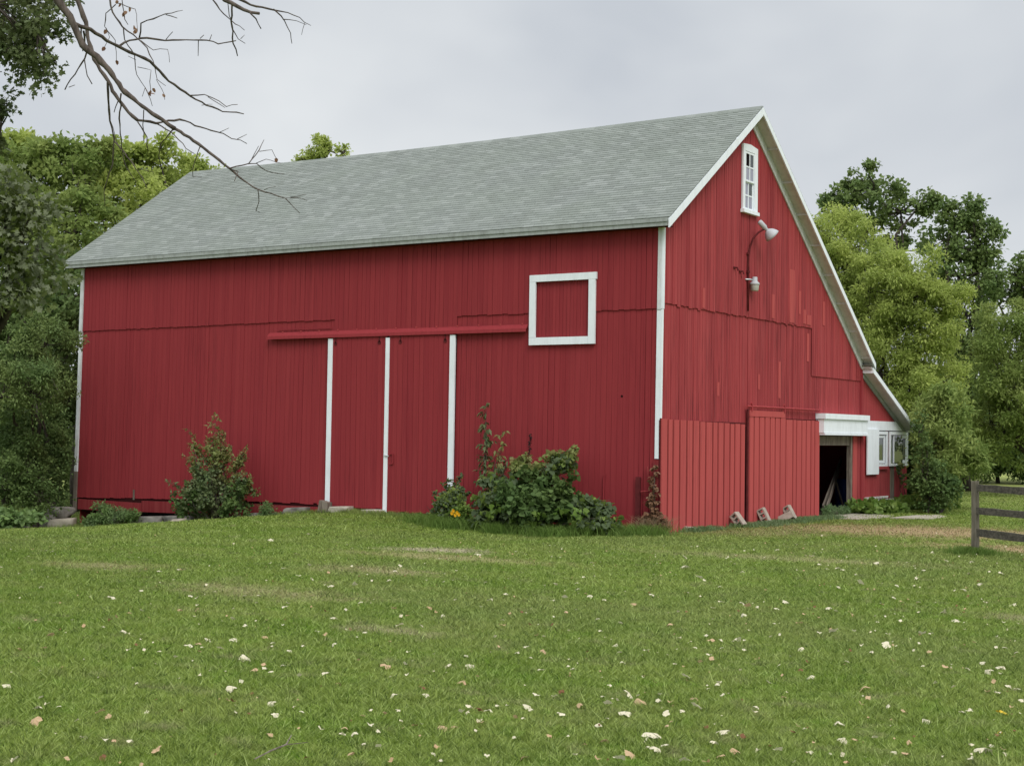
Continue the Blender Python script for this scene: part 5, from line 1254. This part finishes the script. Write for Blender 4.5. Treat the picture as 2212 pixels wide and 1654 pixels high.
RIGHT = [(620, 962, 72, 0), (588, 970, 44, 0), (633, 1025, 48, 0), (665, 1003, 32, 0), (510, 1040, 50, 1), (900, 948, 56, 0), (878, 992, 34, 0), (1412, 908, 44, 0), (1427, 985, 50, 0), (1475, 978, 30, 1), (1790, 898, 36, 0), (1980, 855, 32, 0),
         (1943, 857, 30, 0), (2113, 858, 52, 2), (2108, 945, 24, 2), (2040, 1025, 72, 0), (2068, 1003, 26, 0), (1985, 1065, 30, 0), (2130, 1040, 26, 0), (2148, 747, 32, 0), (2180, 757, 26, 0), (2105, 663, 38, 0), (2055, 678, 34, 0), (2035, 641, 26, 0),
         (1882, 668, 38, 1), (1970, 668, 22, 0), (1826, 728, 24, 0), (1772, 660, 18, 0), (1515, 757, 48, 1), (1287, 710, 32, 0), (1155, 651, 18, 0), (1113, 732, 26, 0), (1175, 793, 22, 1), (1058, 840, 24, 0), (905, 788, 24, 0), (882, 737, 30, 0),
         (845, 757, 18, 0), (757, 710, 46, 0), (795, 800, 34, 1), (805, 845, 60, 0), (738, 857, 22, 0), (660, 870, 34, 0), (688, 900, 22, 1), (507, 783, 56, 0), (550, 813, 54, 1), (625, 808, 24, 0), (418, 825, 38, 0), (485, 863, 54, 0),
         (413, 887, 18, 0), (365, 916, 28, 0), (405, 985, 40, 1), (315, 1000, 20, 1), (295, 828, 30, 1), (210, 868, 36, 0), (180, 792, 24, 0), (105, 788, 26, 0), (62, 832, 38, 0), (82, 850, 24, 0), (50, 885, 20, 0), (123, 677, 26, 0),
         (135, 595, 30, 1), (82, 620, 18, 0), (62, 576, 20, 0), (27, 597, 18, 0), (245, 660, 16, 0), (265, 670, 34, 0), (460, 598, 30, 0), (477, 640, 28, 0), (445, 566, 22, 0), (580, 590, 24, 0), (365, 452, 24, 0), (378, 502, 20, 0),
         (468, 465, 20, 0), (403, 532, 12, 0), (677, 475, 30, 1), (525, 385, 26, 1), (397, 366, 18, 0), (335, 350, 28, 0), (231, 358, 26, 0), (285, 319, 22, 0), (190, 296, 20, 0), (278, 293, 18, 0), (313, 266, 18, 0), (345, 203, 14, 0),
         (750, 180, 20, 0), (748, 221, 40, 0), (710, 257, 12, 0), (808, 270, 24, 0), (830, 279, 18, 0), (898, 309, 20, 0), (995, 243, 18, 0), (963, 208, 14, 0), (1092, 181, 12, 0), (1147, 147, 20, 0), (1293, 178, 20, 0), (1332, 211, 18, 0),
         (1232, 238, 12, 0), (1410, 226, 20, 0), (1427, 235, 20, 0), (1575, 204, 24, 0), (1512, 298, 36, 0), (1408, 309, 18, 0), (1482, 257, 14, 0), (1470, 315, 12, 0), (1178, 374, 36, 0), (1145, 406, 24, 0), (998, 384, 34, 0), (1020, 396, 28, 1),
         (1058, 397, 16, 0), (905, 378, 24, 0), (867, 404, 20, 0), (998, 433, 28, 0), (868, 452, 14, 0), (1135, 471, 18, 0), (1243, 470, 26, 1), (1393, 503, 44, 0), (1330, 514, 22, 0), (1370, 404, 32, 0), (1405, 420, 24, 0), (1300, 430, 14, 4),
         (605, 346, 26, 0), (490, 331, 12, 0), (595, 300, 14, 1), (968, 540, 40, 0), (1007, 543, 16, 0), (857, 545, 30, 1), (905, 548, 20, 0), (790, 577, 20, 0), (908, 577, 18, 0), (858, 627, 24, 1), (1247, 582, 28, 0), (1245, 676, 24, 4),
         (1447, 636, 20, 0), (1610, 570, 40, 0), (1645, 562, 24, 1), (1553, 594, 16, 0), (1723, 539, 14, 0), (1768, 516, 34, 0), (1803, 513, 16, 0), (1568, 503, 12, 0), (1580, 463, 16, 0), (1610, 440, 14, 0), (1650, 357, 22, 0), (1760, 380, 24, 0),
         (1865, 418, 30, 0), (1758, 418, 18, 0), (1800, 600, 24, 1), (1925, 462, 24, 0), (2040, 377, 14, 0), (2172, 386, 26, 0), (2020, 296, 26, 0), (1958, 324, 26, 0), (1975, 250, 16, 0), (2063, 241, 16, 0), (2113, 253, 24, 0), (1985, 200, 20, 0),
         (1878, 195, 18, 0), (1776, 237, 18, 0), (1740, 228, 12, 0), (1660, 302, 18, 0), (1745, 272, 18, 0), (1815, 158, 20, 0), (1705, 203, 12, 0), (1930, 178, 12, 0), (2130, 576, 26, 0), (2180, 600, 24, 0), (2100, 773, 24, 0), (2195, 810, 26, 0),
         (1620, 840, 24, 0), (1690, 852, 34, 1), (1650, 1035, 24, 0), (1702, 1042, 34, 1), (1283, 1036, 28, 0), (1372, 1042, 18, 0), (1150, 1028, 34, 0), (910, 1050, 36, 1), (972, 1033, 44, 1), (745, 1070, 50, 0), (465, 1068, 46, 0), (50, 1060, 38, 1),
         (243, 966, 16, 0), (12, 972, 18, 0), (55, 742, 14, 0), (392, 707, 18, 0), (420, 742, 18, 0), (393, 792, 16, 0), (905, 877, 14, 0), (590, 1012, 24, 0), (1718, 990, 24, 1), (2070, 1008, 24, 0), (1835, 76, 14, 0), (1850, 78, 12, 0), (1337, 88, 14, 0), (1413, 130, 12, 0)]
def ground_hit(u, v):
    d = fw + rt * (u - 1106) / F - up * (v - 827) / F; t_ = 30.0
    lo, hi = 2.0, 200.0
    for _ in range(40):
        mid = (lo + hi) / 2; p = CAM + d * mid
        if p[2] > gz(p[0], p[1]): lo = mid
        else: hi = mid
    p = CAM + d * lo; return p, lo
K = 1486 / 2212 / 1.3436
spots = []
for lst, ox_ in ((LEFT, 0), (RIGHT, 1106)):
    for (x_, y_, s_, c_) in lst:
        p, dd = ground_hit(ox_ + x_ * K, 1116.4 + y_ * K); spots.append((p, s_ * K * dd / F, {0: 0, 1: 1, 2: 2, 4: 3}[c_]))
NM = {0: ('cream', 'cream-white curled leaf lying on the mown lawn', 'pale fallen leaves scattered over the lawn'), 1: ('tan', 'tan-brown fallen leaf lying on the mown lawn', 'tan fallen leaves scattered over the lawn'),
      2: ('gold', 'bright yellow maple leaf on the grass near the lower right corner', None), 3: ('brown', 'dark brown fallen leaf lying sunk in the mown lawn', 'dark brown fallen leaves in the lawn')}
rl = random.Random(9)
def leaf_mw(p, s, rs):
    return Matrix.Translation((p[0], p[1], gz(p[0], p[1]) + .028 + s * .10)) @ Matrix.Rotation(rs.random() * 6.28, 4, 'Z') @ Matrix.Rotation(rs.uniform(-.4, .4), 4, "X") @ Matrix.Rotation(rs.uniform(-.5, .5), 4, 'Y') @ Matrix.Scale(s * .95, 4)
spots.sort(key=lambda q: -q[1] / np.linalg.norm(q[0] - CAM))
special = {}
def sp_label(lst_off, x_, y_, text):
    p, _ = ground_hit(lst_off + x_ * K, 1116.4 + y_ * K); special[tuple(np.round(p[:2], 3))] = text
sp_label(0, 1003, 755, 'largest cream-white leaf on the left half of the lawn, alone in green grass')
sp_label(0, 150, 898, 'big tan leaf curled up near the lower left corner of the lawn')
sp_label(1106, 2113, 858, 'bright yellow maple leaf on the grass near the lower right corner')
sp_label(1106, 2108, 945, 'small golden leaf just below the bright yellow maple leaf')
sp_label(1106, 620, 962, 'wide white leaf in the pale cluster at the bottom of the lawn, right of centre')
sp_label(1106, 2040, 1025, 'large torn cream leaf at the bottom right edge of the lawn')
for (p, s, c) in spots[:290]:
    o = link('fallen_leaf', leaf_me[c, rl.randrange(4)], None, leaf_mw(p, s * 1.42, rl))
    t_ = special.get(tuple(np.round(p[:2], 3)))
    if t_: tag(o, t_, 'leaf')
    else:
        dd = p - CAM; dep = float(dd @ fw); u_ = 1106 + F * float(dd @ rt) / dep
        row = 'near the picture bottom' if dep < 9.5 else 'in the near lawn' if dep < 13 else 'in the middle lawn' if dep < 19 else 'in the far lawn'
        colm = ('at the far left', 'left of the doors', 'below the sliding doors', 'below the vine mound', 'below the barn corner', 'below the doorway', 'towards the fence')[min(6, max(0, int(u_ / 316)))]
        sz = 'large ' if s > .085 else 'small ' if s < .05 else ''
        cn = ('cream-white', 'tan', 'yellow', 'dark brown')[c]
        lab = f'{sz}{cn} curled leaf lying on grass {row}, {colm}'
        tag(o, lab, 'leaf', f'{sz}{cn} fallen leaves {row} {colm}')
more = spots[290:]
gl_ = np.random.default_rng(31)
for _ in range(1500):
    d_ = 8 + 24 * gl_.random(); a_ = (gl_.random() - .5) * 2 * 1106 / F * 1.3
    if gl_.random() > .35 + .65 * (a_ + .4) / .8: continue
    p = CAM + (fw + rt * a_) * d_
    if in_barn(p[0], p[1]) or p[1] > -2.2 and p[0] < 1: continue
    more.append((p, .022 + .05 * gl_.random() ** 2, int(gl_.choice([0, 0, 0, 1, 1, 3]))))
for c in (0, 1, 3):
    m = MB()
    for (p, s, cc) in more:
        if cc != c: continue
        V_, F_ = maple(200 + len(m.v) % 7, 1.2); M_ = leaf_mw(p, s, rl); m.add([M_ @ Vector(q) for q in V_], F_)
    if m.v: tag(m.build('leaf_litter', (m_l1, m_l2, m_l3, m_l4)[c]), ('tiny cream leaf scraps strewn over the lawn', 'tiny tan leaf scraps strewn over the lawn', '', 'tiny dark leaf scraps strewn over the lawn')[c], 'leaf litter', None, 'stuff')
# fallen twig in the foreground
p, _ = ground_hit(1235 * K, 1116.4 + 1020 * K); q, _ = ground_hit(1100 * K, 1116.4 + 1068 * K); r_, _ = ground_hit(1258 * K, 1116.4 + 985 * K)
thing_mesh('fallen_twig', MB().tube([q + (0, 0, .03), (p + q) / 2 + (0, 0, .045), p + (0, 0, .05), r_ + (0, 0, .06)], [.004, .005, .005, .003], 5).tube([p + (0, 0, .05), p + (.12, .05, .07)], [.004, .002], 4), m_oldwood,
           'thin bare twig lying in the grass near the bottom of the picture', 'twig')
